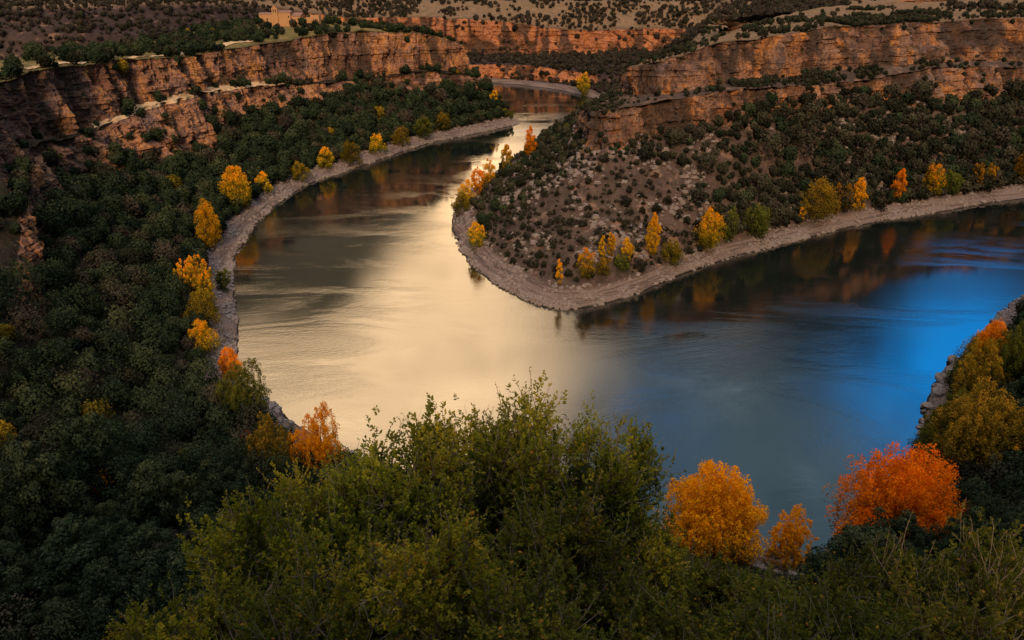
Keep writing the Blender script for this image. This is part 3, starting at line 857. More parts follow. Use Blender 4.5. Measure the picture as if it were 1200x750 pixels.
def autumn_tree(px, base_y, top_y, wpx, mat, prof, label, name='poplar_tree', cat='tree', group=None, seed=0, z=None, dense=1.0, topglow=.5, Y=None, leaf_px=1.15, vert=1.5):
    if Y is None: g = ground_at(px, base_y)
    else:
        q = at(px, base_y, Y); g = drop(q[0], q[1])
    _, _, dep = project(np.array(g))
    # height that spans base_y..top_y at that distance
    d = ray(px, top_y); t = math.hypot(g.x, g.y)/math.hypot(d[0], d[1])
    H = max(1.2, CAM_H+d[2]*t-g.z); W = wpx*dep/F
    w_multi = wpx > 40 and prof is dome
    r = np.random.default_rng(1000+seed)
    root = add_obj(name, None, label=label, cat=cat, group=group, loc=(g.x, g.y, g.z-.1), rotz=0)
    leaf = max(.07, leaf_px*dep/F*.62)
    area = W*H*2.2
    if wpx > 100: leaf = .20
    nl = int(np.clip(dense*area/(leaf*leaf*1.1)*1.5, 500, 60000))
    per = 46; cl = max(10, nl//per)
    if wpx > 100 or w_multi:
        sub = []
        nf = 13 if wpx > 100 else 6
        for q in range(nf):
            a = q*2.4; rr = .36*math.sqrt((q+.3)/nf); ox, oy = rr*math.cos(a)*W, rr*math.sin(a)*W
            Hq = H*(1.02-.55*(rr/.4)**2*.8+.10*r.normal()*(q > 0)); Hq = min(Hq, H*1.03)
            c_, n_, s_, t_ = crown_arrays(r, Hq, W*.42, flame, max(8, nl//nf//per), per, leaf, W*.055, .5, .1, vert=1.9, topglow=topglow)
            sub.append((c_+np.array([ox, oy, 0]), n_, s_, np.clip(t_+.22*(Hq/H-.8), 0, 1)))
        arr = [np.concatenate([x[q] for x in sub]) for q in range(4)]
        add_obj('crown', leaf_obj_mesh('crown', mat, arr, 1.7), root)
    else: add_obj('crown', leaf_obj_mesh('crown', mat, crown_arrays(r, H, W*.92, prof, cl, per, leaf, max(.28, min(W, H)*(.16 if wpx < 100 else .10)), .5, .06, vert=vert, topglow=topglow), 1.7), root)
    add_obj('trunk', trunk_mesh(r, H, W, base_r=max(.08, H*.014)), root)
    return root


TREES = [
 # px, base, top, width, material, profile, label
 (281, 243, 194, 30, M_HALF, flame, 'yellow poplar with orange tip, highest up the left bank beside the gravel shore'),
 (247, 290, 233, 27, M_AMBER, flame, 'loose amber poplar on the left bank just above the pale rock spit'),
 (234, 349, 296, 44, M_HALF, dome, 'stout poplar with bright orange top and green skirt on the left bank'),
 (243, 385, 342, 36, M_OLIVE, dome, 'olive yellow round tree tucked below the stout orange-topped poplar'),
 (263, 340, 314, 18, M_GREEN, bush, 'small pale green bush at the waterline beside the stout orange-topped poplar'),
 (240, 412, 377, 32, M_HALF, bush, 'low yellow shrub on the left gravel shore above the big green willow'),
 (272, 446, 405, 24, M_ORANGE, flame, 'narrow orange poplar peeping over the big green willow'),
 (290, 494, 423, 64, M_GREEN, dome, 'large round green willow overhanging the left edge of the golden water'),
 (322, 560, 486, 56, M_OLIVE, dome, 'olive tree between the green willow and the orange-topped tree at the water'),
 (375, 560, 476, 66, M_GOLD, dome, 'orange poplar behind the left end of the foreground bushes'),
 (292, 530, 506, 22, M_RED, bush, 'tiny red orange shrub at the foot of the green willow'),
 (128, 584, 546, 24, M_AMBER, bush, 'small amber shrub alone in the middle of the dark left wood'),
 (110, 590, 572, 20, M_RED, bush, 'rusty red shrub left of the small amber shrub in the dark wood'),
 (122, 606, 588, 20, M_RED, bush, 'rusty red shrub just below the small amber shrub in the dark wood'),
 (148, 652, 634, 16, M_RED, bush, 'crimson shrub low in the dark left wood'),
 (186, 668, 648, 16, M_AMBER, bush, 'dull amber shrub low in the dark wood near the foreground bushes'),
 (216, 545, 528, 26, M_HALF, bush, 'yellow tipped shrub in a gap of the dark left wood below the willow'),
 (62, 190, 172, 18, M_GREEN, bush, 'fresh green shrub under the left cliff'),
 (579, 124, 105, 10, M_AMBER, flame, 'yellow poplar at the far point of the hermitage ridge'),
 # far left bank row
 (596, 138, 126, 16, M_GREEN, bush, 'green bush at the very tip of the far left point'),
 (497, 163, 138, 20, M_GREEN, dome, 'rounded green tree on the far left bank behind the rock spit'),
 (470, 170, 150, 22, M_OLIVE, bush, 'olive bush left of the rounded green tree on the far left bank'),
 (520, 152, 133, 20, M_OLIVE, bush, 'olive bush right of the rounded green tree on the far left bank'),
 (442, 178, 157, 22, M_HALF, bush, 'yellowing bush at the bend of the far left bank'),
 (412, 192, 166, 24, M_OLIVE, bush, 'olive yellow tree above the gravel on the far left bank'),
 (382, 196, 172, 20, M_HALF, bush, 'yellow bush under the gold cliff ledge on the left bank'),
 (352, 212, 190, 22, M_OLIVE, bush, 'brownish olive bush on the left bank between cliff and gravel'),
 (310, 225, 202, 18, M_HALF, bush, 'small yellow bush right of the highest orange-tipped poplar on the left bank'),
 # peninsula, left edge
 (540, 250, 226, 22, M_OLIVE, bush, 'olive bush at the outer left edge of the peninsula'),
 (548, 240, 212, 22, M_AMBER, flame, 'orange poplar at the outer left edge of the peninsula beside the bright water'),
 (560, 228, 196, 16, M_ORANGE, flame, 'bright orange slim poplar in the clump on the peninsula left edge'),
 (573, 216, 187, 16, M_AMBER, flame, 'pale amber poplar closing the clump on the peninsula left edge'),
 (594, 202, 170, 15, M_HALF, flame, 'slender yellow green poplar alone against the bright river'),
 (621, 184, 149, 16, M_ORANGE, column_p, 'tall red orange poplar standing highest on the peninsula left edge'),
 (652, 162, 140, 13, M_EVER, cone, 'dark conifer at the upper end of the peninsula left edge'),
 (664, 160, 143, 11, M_GREEN, cone, 'small green conifer right of the dark one on the peninsula edge'),
 (558, 292, 261, 21, M_HALF, flame, 'yellow poplar alone on the lower left shore of the peninsula'),
 # peninsula front shore
 (655, 334, 303, 10, M_AMBER, column_p, 'thin mustard poplar lowest on the peninsula tip'),
 (686, 326, 292, 20, M_HALF, flame, 'spreading yellow poplar above the peninsula tip'),
 (705, 304, 275, 11, M_AMBER, column_p, 'left slim poplar of the pair behind the spreading yellow one'),
 (715, 302, 272, 12, M_AMBER, column_p, 'right slim poplar of the pair behind the spreading yellow one'),
 (733, 307, 279, 16, M_AMBER, flame, 'amber poplar leaning right of the slim pair on the peninsula'),
 (706, 322, 303, 22, M_OLIVE, bush, 'grey olive bush in front of the slim poplar pair'),
 (728, 316, 298, 18, M_GREEN, bush, 'dark green bush at the foot of the leaning amber poplar'),
 (764, 300, 250, 17, M_AMBER, column_p, 'tallest orange poplar alone at the middle of the peninsula shore'),
 (786, 308, 282, 26, M_OLIVE, bush, 'olive round bush right of the tallest lone poplar'),
 (829, 294, 246, 30, M_HALF, flame, 'olive tree with yellow tip on the right-hand peninsula shore'),
 (853, 283, 244, 20, M_GREEN, dome, 'green poplar close right of the yellow-tipped olive tree'),
 (886, 278, 243, 30, M_GREEN, dome, 'broad green tree with gravel in front on the right-hand shore'),
 (938, 262, 239, 8, M_AMBER, column_p, 'tiny thin yellow poplar left of the big olive willow'),
 (957, 258, 213, 38, M_OLIVE, dome, 'big olive willow left of the amber clump on the right-hand shore'),
 (977, 252, 214, 13, M_DULL, column_p, 'leftmost poplar of the amber clump beside the big olive willow'),
 (990, 250, 216, 14, M_DULL, flame, 'middle poplar of the amber clump beside the big olive willow'),
 (1003, 248, 209, 18, M_AMBER, flame, 'rightmost and tallest poplar of the amber clump beside the big olive willow'),
 (1030, 246, 230, 16, M_JUN, bush, 'low grey green bush between the amber clump and the leaning orange poplar'),
 (1050, 236, 194, 16, M_ORANGE, column_p, 'orange slim poplar leaning right over a dark bush on the right-hand shore'),
 (1091, 228, 190, 24, M_HALF, flame, 'plump yellow poplar on the far right shore'),
 (1112, 226, 200, 24, M_GREEN, dome, 'dark green bush right of the plump yellow poplar'),
 (1142, 221, 187, 14, M_DULL, flame, 'left dull amber poplar of the far right pair'),
 (1157, 219, 189, 14, M_DULL, flame, 'right brownish poplar of the far right pair'),
 (1197, 212, 176, 20, M_DULL, flame, 'amber poplar cut by the right edge of the view'),
 (684, 112, 86, 16, M_HALF, dome, 'yellow green tree on the farthest gravel bank'),
 # viewer's side, right
 (1152, 440, 374, 34, M_ORANGE, flame, 'orange tipped poplar at the top of the right-hand bank'),
 (1138, 475, 395, 62, M_OLIVE, dome, 'olive tree leaning over the rocky right-hand waterline'),
 (1192, 455, 362, 60, M_GREEN, dome, 'dark green tree cut by the right edge above the rocks'),
 (1112, 512, 452, 52, M_GREEN, dome, 'green tree between the right-hand rocks and the broad mustard tree'),
 (1172, 445, 388, 44, M_OLIVE, dome, 'olive tree right of the orange tipped poplar on the right-hand bank'),
 (1098, 560, 515, 50, M_OLIVE, bush, 'low olive bush at the waterline below the right-hand rocks'),
 (1142, 436, 392, 42, M_OLIVE, bush, 'olive bush at the waterline just under the orange tipped poplar'),
 (1126, 456, 415, 36, M_GREEN, bush, 'green bush at the waterline above the tan rocks'),
 (1100, 512, 472, 46, M_OLIVE, dome, 'olive tree at the waterline just below the tan rocks'),
 (1086, 540, 496, 40, M_GREEN, bush, 'green bush at the water left of the broad mustard tree'),
 (1178, 520, 435, 44, M_EVER, dome, 'dark evergreen behind the broad mustard tree at right', 150),
 (1135, 580, 458, 118, M_OLIVE, dome, 'broad mustard tree below the rocks of the right-hand bank', 135),
 (1195, 590, 505, 60, M_HALF, dome, 'yellowing tree cut by the right edge beside the broad mustard tree', 128),
 (830, 672, 550, 122, M_GOLD, dome, 'wide orange poplar glowing at the water, left of the small orange one', 112),
 (918, 668, 584, 50, M_GOLD, dome, 'small round orange poplar beside the bare bank at the water', 108),
 (1038, 668, 518, 150, M_FLAME, dome, 'largest orange red poplar, right of the bare bank at the water', 112),
 (1090, 690, 610, 70, M_EVER, dome, 'dark evergreen bush right of the largest orange poplar', 96),
 (1150, 640, 575, 66, M_EVER, dome, 'blue green rounded bush under the broad mustard tree', 104),
 (1190, 680, 600, 70, M_EVER, dome, 'dark evergreen in the lower right corner', 90),
]
for i, row in enumerate(TREES):
    px, by, ty, w, mat, prof, lab = row[:7]; Yd = row[7] if len(row) > 7 else None
    small = prof is bush
    nm = 'poplar_tree' if prof in (flame, column_p) or 'poplar' in lab else ('bush' if small else 'broadleaf_tree')
    if prof is cone: nm = 'conifer_tree'
    big = w > 100
    autumn_tree(px, by, ty, w, mat, prof, lab, nm, 'shrub' if small else 'tree', seed=i, topglow=.75 if mat in (M_ORANGE, M_GOLD, M_FLAME) else .55,
                leaf_px=1.5 if big else 1.2, dense=2.2 if big else 1.0, Y=Yd)


# ------------------------------------------------------------------ foreground bushes
def fore_bush(r, H, W, clumps, shoots, leaves, dead, mat=None):
    paths, radii = [], []
    # clump centres spread through the crown
    n = clumps
    hs = .18+.80*r.random(n)**.8
    th = r.random(n)*6.283
    lob = 1+.28*np.sin(th*3+r.random()*6)
    rad = np.array([bush(max(0, h*.93)) for h in hs])*np.sqrt(r.random(n))*lob
    cc = np.stack([np.cos(th)*rad*W/2, np.sin(th)*rad*W/2, hs*H], 1)
    cc += r.normal(size=cc.shape)*.1
    stems = []
    for q in range(9):
        a = q/9*6.283+r.normal()*.3; e = np.array([math.cos(a)*W*.2, math.sin(a)*W*.2, H*(.42+.2*r.random())])
        t = np.linspace(0, 1, 7)[:, None]
        p = e*t+np.sin(t*math.pi*1.5)*r.normal(size=3)*.12; p = np.concatenate([[[math.cos(a)*.10, math.sin(a)*.10, -3.2], [math.cos(a)*.16, math.sin(a)*.16, -1.3]], p[:1]+[[math.cos(a)*.14, math.sin(a)*.14, 0]], p[1:]]); t = np.linspace(0, 1, len(p))[:, None]
        stems.append(p); paths.append(p); radii.append(.045*(1-.65*t[:, 0]))
    tips = np.array([p[-1] for p in stems])
    mids = np.array([p[5] for p in stems])
    nodes = np.concatenate([tips, mids])
    base_dir = []
    for c in cc:
        i = np.argmin(np.linalg.norm(nodes-c, axis=1)+.35*np.maximum(0, nodes[:, 2]-c[2]))
        s = nodes[i]; t = np.linspace(0, 1, 6)[:, None]
        bow = np.array([[0, 0, -1.]])*np.sin(t*math.pi)*np.linalg.norm(c-s)*.14 + np.sin(t*5+r.random()*6)*r.normal(size=3)*.05
        p = s+(c-s)*t+bow*np.minimum(1, 4*t*(1-t)+.0)
        paths.append(p); radii.append(.022*(1-.6*t[:, 0]))
        base_dir.append(unit((c-s)[None])[0])
    base_dir = np.array(base_dir)
    # shoots: tight upright tufts, a few long leaders on top
    m = n*shoots; k = np.repeat(np.arange(n), shoots)
    tuft = .12+.13*r.random(n)
    o = cc[k]+r.normal(size=(m, 3))*tuft[k][:, None]*np.array([.9, .9, 2.1])
    out = cc[k]*np.array([1, 1, 0])/(W/2)
    d = unit(np.array([0, 0, 1.15])+out*.5+r.normal(size=(m, 3))*.45+(o-cc[k])*1.2)
    L = .14+.20*r.random(m)
    lead = (r.random(m) < .12)*(hs[k] > .5)
    L = np.where(lead, .45+.4*r.random(m), L)
    bend = unit(r.normal(size=(m, 3)))*.15
    for j in range(m):
        if lead[j] or r.random() < .10:
            t = np.linspace(0, 1, 4)[:, None]
            p0 = cc[k[j]]; p = np.concatenate([p0[None], o[j]+d[j]*L[j]*t[1:]+bend[j]*L[j]*t[1:]**2])
            paths.append(p); radii.append(np.array([.009, .007, .005, .003]))
    dpaths, dradii = [], []
    # pale dead twigs that stick out, forked
    for q in range(dead):
        i = r.integers(n); c = cc[i]*.9
        dd = unit((np.array([0, 0, .7])+cc[i]*np.array([1, 1, 0])/(W/2)*.9+r.normal(size=3)*.5)[None])[0]
        Lq = .7+.7*r.random(); t = np.linspace(0, 1, 8)[:, None]
        p = c+dd*Lq*t+(np.sin(t*(4+3*r.random())+r.random()*6)-.3)*r.normal(size=3)*.13
        dpaths.append(p); dradii.append(.009*(1-.8*t[:, 0]))
        for f in (3, 4, 5, 6):
            e = unit((dd+r.normal(size=3)*.7)[None])[0]*(.18+.3*r.random()); tt = np.linspace(0, 1, 4)[:, None]
            dpaths.append(p[f]+e*tt+np.sin(tt*3)*r.normal(size=3)*.07); dradii.append(.005*(1-.8*tt[:, 0]))
    # leaves along the shoots
    kk = np.repeat(np.arange(m), leaves); N_ = m*leaves
    t = r.random(N_)**.85
    cen0 = o[kk]+d[kk]*(L[kk]*t)[:, None]+bend[kk]*(L[kk]*t*t)[:, None]
    side = unit(np.cross(d[kk], r.normal(size=(N_, 3))))
    ax = unit(d[kk]*(.35+.6*t)[:, None]+side*.85)
    lh = .042*(.65+.7*r.random(N_))*(1.15-.35*t)
    cen = cen0+ax*lh[:, None]*1.1
    nor = unit(np.cross(ax, np.cross(np.array([0, 0, 1.0])+.5*r.normal(size=(N_, 3)), ax))+.2*r.normal(size=(N_, 3)))
    V, Fq = quads(cen, nor, lh, 1.8, along=ax, r=r)
    st = r.random(m); ct = r.random(n)
    tint = -.14+.54*hs[k][kk]+.16*st[kk]+.30*ct[k][kk]+.14*t+.12*(r.random(N_)-.5)  # higher clumps tinted paler: lit tops and dark interior put into leaf colour
    tint = np.where(r.random(N_) < .012, 1.0, np.minimum(tint, .95))
    nb = sum(4*(len(p)-1) for p in paths); bv, bf = tubes(paths+dpaths, radii+dradii, 4)
    return (make_mesh('foliage', V, Fq, [mat or M_FORE], {'tint': np.repeat(np.clip(tint, 0, 1), 4)}, smooth=False),
            make_mesh('branches', bv, bf, [M_BRANCH, M_TWIG], mat_idx=(np.arange(len(bf)) >= nb).astype(int)), float(np.percentile(V[:, 2], 99.6)), W)


M_BRANCH = bark_mat('weathered_branch', (.15, .12, .10), (.30, .25, .21))
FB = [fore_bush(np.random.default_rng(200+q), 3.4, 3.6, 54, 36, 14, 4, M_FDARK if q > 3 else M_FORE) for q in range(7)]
FORE = [
 # px, top y, Y, width px, label
 (500, 490, 18.5, 230, 'tallest foreground bush, its shoots rising in front of the golden water'),
 (640, 474, 19.5, 220, 'tall foreground bush right of the tallest, in front of the grey water'),
 (715, 500, 20.5, 150, 'foreground bush with bare forked twigs against the blue water'),
 (572, 498, 21.5, 170, 'foreground bush filling the dip between the two tallest ones'),
 (430, 540, 17.0, 180, 'yellow green foreground bush below the orange poplar at the water'),
 (365, 548, 19.5, 130, 'foreground bush touching the orange poplar on its left side'),
 (285, 600, 16.0, 180, 'leftmost high foreground bush with pale bare twigs over the dark wood'),
 (510, 630, 11.5, 210, 'small bright rounded bush in the centre of the front row'),
 (650, 590, 15.0, 230, 'shaded bush under the right peak of the foreground thicket'),
 (405, 640, 13.0, 190, 'front row bush with twisted pale branches left of the centre'),
 (210, 700, 12.5, 180, 'low feathery bush at the bottom left end of the thicket'),
 (765, 610, 18.5, 150, 'bush at the right end of the thicket beside the wide orange poplar'),
 (320, 695, 11.0, 230, 'bush at the bottom edge below the leftmost high one'),
 (620, 690, 10.5, 240, 'dark bush at the bottom edge right of the small bright one'),
 (838, 662, 25, 150, 'dark green bush below the wide orange poplar'),
 (905, 690, 23, 160, 'dark green bush below the small round orange poplar'),
 (985, 668, 27, 150, 'dark bush left below the largest orange poplar'),
 (1085, 655, 29, 170, 'twiggy bush right below the largest orange poplar'),
 (1175, 622, 31, 170, 'bush with a bare grey twig crown near the right edge'),
 (860, 715, 13, 230, 'bottom edge bush under the two left orange poplars'),
 (745, 695, 14, 190, 'bottom edge bush between the thicket and the right-hand bushes'),
 (1000, 712, 13.5, 230, 'bottom edge bush under the largest orange poplar'),
 (1115, 700, 15.5, 210, 'bottom edge bush in the right-hand row'),
 (1195, 690, 19, 180, 'bush filling the bottom right corner'),
 (930, 738, 11.5, 230, 'lowest bush at the bottom edge below the bare bank'),
]
for i, (px, ty, Y, wpx, lab) in enumerate(FORE):
    p = np.array(at(px, ty, Y)); _, _, dep = project(p)
    g = drop(p[0], p[1])
    H = p[2]-g.z; W = wpx*dep/F*1.0
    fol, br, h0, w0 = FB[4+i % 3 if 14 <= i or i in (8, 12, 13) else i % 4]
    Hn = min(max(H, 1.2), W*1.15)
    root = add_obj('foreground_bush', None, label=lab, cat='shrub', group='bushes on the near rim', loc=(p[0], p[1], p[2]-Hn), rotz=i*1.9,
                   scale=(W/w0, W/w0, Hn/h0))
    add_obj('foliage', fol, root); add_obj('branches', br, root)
    print(i, round(H, 2), round(W, 2))

# ------------------------------------------------------------------ hermitage on the ridge
def stone_mat(name, a, b, s=1.2):
    m, nt = new_mat(name)
    P = nt.n('ShaderNodeTexCoord').outputs['Object']
    c = nt.mix(nt.noise(P, s, 5, .65), a, b)
    c = nt.mix(nt.ss(nt.noise(nt.scalev(P, (2, 2, .35)), 1.0, 4), .5, .7, 0, .5), c, tuple(x*.5 for x in a))
    bs = nt.n('ShaderNodeBsdfPrincipled', ins={'Base Color': c, 'Roughness': .95})
    nt.n('ShaderNodeOutputMaterial', ins={0: bs}); return m
M_STONE = stone_mat('sandstone_wall', (.42, .23, .10), (.55, .33, .16)); M_TILE = stone_mat('clay_tiles', (.22, .12, .09), (.32, .19, .14), 3)
M_DARK = stone_mat('dark_opening', (.02, .016, .014), (.03, .024, .02))
M_ROCK = stone_mat('shore_rock', (.17, .145, .135), (.30, .26, .24), 2.0)


def boxes(lst):
    V, Fq = [], []
    for (x0, x1, y0, y1, z0, z1) in lst:
        o = len(V); V += [(x, y, z) for z in (z0, z1) for x, y in ((x0, y0), (x1, y0), (x1, y1), (x0, y1))]
        Fq += [[o, o+3, o+2, o+1], [o+4, o+5, o+6, o+7]]+[[o+a, o+(a+1) % 4, o+4+(a+1) % 4, o+4+a] for a in range(4)]
    return np.array(V, float), np.array(Fq)


def arch(x0, x1, z0, z1, y0, y1, n=6):
    """round-headed opening as a solid, flush-proud of a wall"""
    pts = [(x0, z0), (x1, z0)]; cx, rr = (x0+x1)/2, (x1-x0)/2
    pts += [(cx+rr*math.cos(a), z1-rr+rr*math.sin(a)) for a in np.linspace(0, math.pi, n)]
    k = len(pts); V = [(x, y0, z) for x, z in pts]+[(x, y1, z) for x, z in pts]+[(cx, y0, (z0+z1)/2)]
    Fq = [[i, (i+1) % k, 2*k, 2*k] for i in range(k)]+[[i, (i+1) % k, k+(i+1) % k, k+i] for i in range(k)]
    return V, [f if f[2] != f[3] else f[:3] for f in Fq]


def poly_obj(name, V, Fs, mat, parent):
    me = bpy.data.meshes.new(name); me.from_pydata([tuple(v) for v in V], [], [list(f) for f in Fs]); me.materials.append(mat)
    return add_obj(name, me, parent)


def gable(x0, x1, y0, y1, z0, z1, o=.35):
    x0 -= o; x1 += o; y0 -= o; y1 += o; ym = (y0+y1)/2
    V = [(x0, y0, z0), (x1, y0, z0), (x1, y1, z0), (x0, y1, z0), (x0, ym, z1), (x1, ym, z1)]
    return V, [(0, 1, 5, 4), (2, 3, 4, 5), (0, 4, 3), (1, 2, 5), (0, 3, 2, 1)]


def shed(x0, x1, y0, y1, z0, z1, t=.3, o=.3):
    V = [(x0-o, y0-o, z0), (x1+o, y0-o, z0), (x1+o, y1, z1), (x0-o, y1, z1)]
    V += [(x, y, z+t) for x, y, z in V]
    return V, [(0, 3, 2, 1), (4, 5, 6, 7)]+[(a, (a+1) % 4, 4+(a+1) % 4, 4+a) for a in range(4)]


hp = np.array(at(340, 31, 560)); U_ = project(hp)[2]/F          # metres per photo pixel here
hz = max(drop(hp[0]+dx, hp[1]+dy).z for dx in (-20, 0, 20) for dy in (0, 8))
HZ = hp[2]
h = add_obj('hermitage', None, label='ruined ochre stone hermitage with a bell gable on the cliff-top ridge', cat='chapel', loc=(hp[0], hp[1], HZ))
def X_(px): return (px-340)*U_
bv, bf = boxes([(X_(305), X_(320.6), 0, 9, -5, 13.4*U_), (X_(327), X_(341.2), 0.6, 12, -5, 15.2*U_), (X_(341.21), X_(352), 2.0, 10, -5, 11*U_),
                (X_(352.01), X_(357), 3.2, 9, -5, 8.5*U_), (X_(359), X_(364), 1.5, 2.4, -5, 10*U_), (X_(364.01), X_(374), 1.5, 2.4, -5, 12.5*U_), (X_(373.2), X_(374), 2.41, 8, -5, 12*U_)])
poly_obj('wall', bv, bf, M_STONE, h)
# bell gable: two piers, a spine, a lintel so that both openings are real holes
x0, x1 = X_(320.61), X_(326.99); w = (x1-x0); tz = 21.4*U_
g0 = 15.0*U_; g1 = 18.6*U_
bv, bf = boxes([(x0, x1, -.6, 1.2, -5, g0), (x0, x0+w*.2, -.6, 1.2, g0, g1), (x0+w*.4, x0+w*.6, -.6, 1.2, g0, g1), (x1-w*.2, x1, -.6, 1.2, g0, g1),
                (x0, x1, -.6, 1.2, g1, tz-.6), (x0+w*.25, x1-w*.25, -.5, 1.1, tz-.6, tz+.5)])
poly_obj('bell_gable', bv, bf, M_STONE, h)
V, Fs = gable(X_(305), X_(320.3), 0, 9, 13.4*U_+.01, 15.0*U_); poly_obj('roof', V, Fs, M_TILE, h)
V, Fs = gable(X_(327.8), X_(341.0), .6, 12, 15.2*U_+.01, 17.0*U_); poly_obj('roof', V, Fs, M_TILE, h)
V, Fs = shed(X_(342.0), X_(352), 2.0, 10, 11*U_+.02, 14*U_); poly_obj('roof', V, Fs, M_TILE, h)
V, Fs = arch(X_(316.2), X_(319.2), -.5, 4.6*U_, -.06, .3); poly_obj('door', V, Fs, M_DARK, h)
for (a, b, z0, z1, y) in ((313.4, 315, 6.8, 9, 0), (308, 309, 7, 8.6, 0), (338.6, 339.8, 9.4, 11.6, .6), (354, 355, 3, 5.6, 3.2), (367, 368.6, 4.5, 7.5, 1.5), (371, 372.2, 5, 7.6, 1.5)):
    V, Fs = arch(X_(a), X_(b), z0*U_, z1*U_, y-.06, y+.3); poly_obj('window', V, Fs, M_DARK, h)

# ------------------------------------------------------------------ paths on the ledges
m_path, nt = new_mat('trodden_path')
P_ = nt.n('ShaderNodeNewGeometry').outputs['Position']
c = nt.mix(nt.noise(P_, .35, 5, .65), (.46, .32, .17), (.74, .55, .32))
c = nt.mix(nt.ss(nt.noise(P_, .12, 4, .6), .55, .65, 0, .6), c, (.12, .10, .04))
nt.n('ShaderNodeOutputMaterial', ins={0: nt.n('ShaderNodeBsdfPrincipled', ins={'Base Color': c, 'Roughness': .95})})


def strip_path(T, v0, v1, px0, px1, lift=.25):
    G = T['G']; vi = np.where((T['vv'] >= v0) & (T['vv'] <= v1))[0]
    mid = project(G[:, vi[len(vi)//2]])[0]; dm = G[:, vi[0], 1] > 60
    ui = np.where((mid > px0) & (mid < px1) & dm)[0]
    S = G[ui.min():ui.max()+1][:, vi].copy(); S[..., 2] += lift
    a, b = S.shape[:2]; idx = np.arange(a*b).reshape(a, b)
    f = np.stack([idx[:-1, :-1], idx[1:, :-1], idx[1:, 1:], idx[:-1, 1:]], -1).reshape(-1, 4)
    add_obj('path', make_mesh('path', S.reshape(-1, 3), f, [m_path]), kind='structure')
strip_path(T2, 4.95, 6.05, 110, 335, .5)
strip_path(T2, 7.12, 7.24, 30, 300, .35)

# ------------------------------------------------------------------ rocks along the water
def rock_verts(r):
    b = np.array([(x, y, z) for z in (-1, 1) for x, y in ((-1, -1), (1, -1), (1, 1), (-1, 1))], float)
    b = b*(.55+.5*r.random((8, 3))); b[4:, :2] *= .8; return b
RF = np.array([[0, 3, 2, 1], [4, 5, 6, 7]]+[[a, (a+1) % 4, 4+(a+1) % 4, 4+a] for a in range(4)])
Vs, Fs, o_ = [], [], 0
r = np.random.default_rng(12)
for T, n in ((T1, 160000), (T2, 60000), (T1, 30000)):
    P, vv, cl, N = samples(T, n, r, lambda q: (q[:, 2] < 4.5) & (q[:, 2] > -.5) & (q[:, 1] < 700))
    k = (vv > .9) & (vv < 2.3) & in_view(P, 20)
    k &= r.random(len(P)) < np.where((vv < 1.25), .9, .25)*np.clip(.4+1.2*fbm(P, (8, 8, 8), 2, 700), .05, 1)
    if n == 30000:
        P, vv, cl, N = samples(T, n, r, lambda q: (q[:, 2] < 40) & (q[:, 2] > 3.5) & (q[:, 1] < 420))
        k = (vv > 2.2) & (vv < 4.2) & in_view(P, 20) & (r.random(len(P)) < np.clip(.1+1.3*fbm(P, (14, 14, 14), 3, 701), 0, 1))
    P = P[k][:9000]
    for p in P:
        s = .16+.34*r.random()**3*(2.0 if n != 30000 else 3.0); v = rock_verts(r)*s*np.array([1.4, 1.1, .6]); a = r.random()*6.28
        c_, s_ = math.cos(a), math.sin(a)
        v = v@np.array([[c_, s_, 0], [-s_, c_, 0], [0, 0, 1]])
        Vs.append(v+p+np.array([0, 0, s*.15])); Fs.append(RF+o_); o_ += 8
add_obj('gravel', make_mesh('gravel', np.concatenate(Vs), np.concatenate(Fs), [M_ROCK], smooth=False), kind='stuff', label='loose pale stones strewn along the gravel shores')


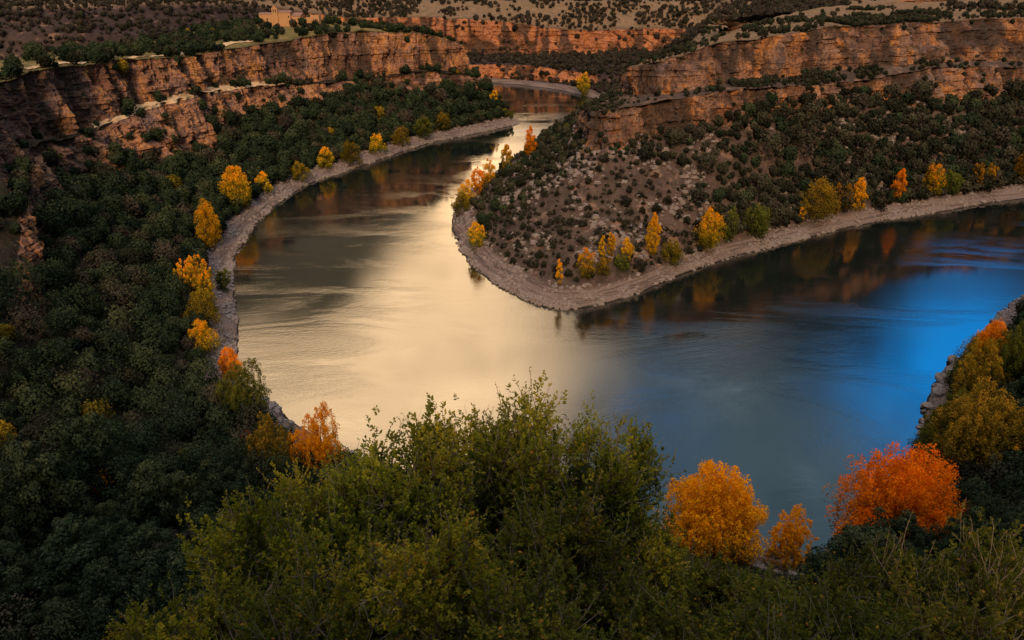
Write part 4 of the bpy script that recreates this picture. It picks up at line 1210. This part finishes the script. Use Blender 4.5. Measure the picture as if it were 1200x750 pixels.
def boulder_mesh(r):
    n1, n2 = 14, 9
    th = np.linspace(0, 2*math.pi, n1, endpoint=False); ph = np.linspace(.02, math.pi-.02, n2)
    D = np.stack([np.outer(np.sin(ph), np.cos(th)), np.outer(np.sin(ph), np.sin(th)), np.repeat(np.cos(ph)[:, None], n1, 1)], -1).reshape(-1, 3)
    q = D+r.random(3)*40
    s = 1+.45*fbm(q, (.9, .9, .9), 2, 5)+.15*fbm(q, (.3, .3, .3), 2, 6)
    D = np.sign(D)*np.abs(D)**.75*s[:, None]
    idx = np.arange(n1*n2).reshape(n2, n1)
    f = np.stack([idx[:-1], np.roll(idx, -1, 1)[:-1], np.roll(idx, -1, 1)[1:], idx[1:]], -1).reshape(-1, 4)
    return make_mesh('boulder', D*np.array([1.2, .9, .6]), f, [M_ROCK], smooth=False)
BM = [boulder_mesh(r) for _ in range(4)]
BOULD = [((490, 173), 1.6, 'pale boulder on the rock spit of the far left bank'), ((497, 171), 1.0, 'small boulder at the end of the rock spit on the far left bank'),
         ((384, 206), .9, 'light boulder on the gravel of the left bank bend'), ((336, 236), 1.0, 'grey boulder at the waterline above the amber poplar'),
         ((287, 284), 1.3, 'grey slab at the tip of the pale spit on the left bank'), ((280, 285), 1.0, 'boulder behind the slab on the pale spit of the left bank'),
         ((966, 206), 2.2, 'big whitish boulder on the dark slope above the amber clump'), ((948, 222), 1.0, 'small boulder left of the amber clump'),
         ((1152, 237), 1.4, 'pale boulder jutting from the far right gravel shore'), ((1005, 260), 1.3, 'boulder at the waterline below the amber clump'),
         ((905, 288), .8, 'boulder on the gravel below the broad green tree'), ((1112, 424), 1.8, 'uppermost pale rock of the right-hand outcrop at the water'),
         ((1109, 446), 2.3, 'largest tan rock of the right-hand outcrop at the water'), ((1100, 462), 1.8, 'tan rock in the middle of the right-hand outcrop'),
         ((1088, 478), 1.5, 'lowest tan rock of the right-hand outcrop reaching into the water'), ((940, 655), 1.4, 'pale rock on the bare bank between the orange poplars'),
         ((645, 218), 1.1, 'pale rock low under the nose cliff of the peninsula'), ((612, 214), .9, 'pale rock left of the others on the upper peninsula slope')]
for i, ((px, py), s, lab) in enumerate(BOULD):
    g = ground_at(px, py)
    if i == 15: q = at(940, 655, 108); g = drop(q[0], q[1])
    add_obj('boulder', BM[i % 4], label=lab, cat='boulder', group='boulders near the water', loc=(g.x, g.y, g.z+s*.2), rotz=i*1.3, scale=s)
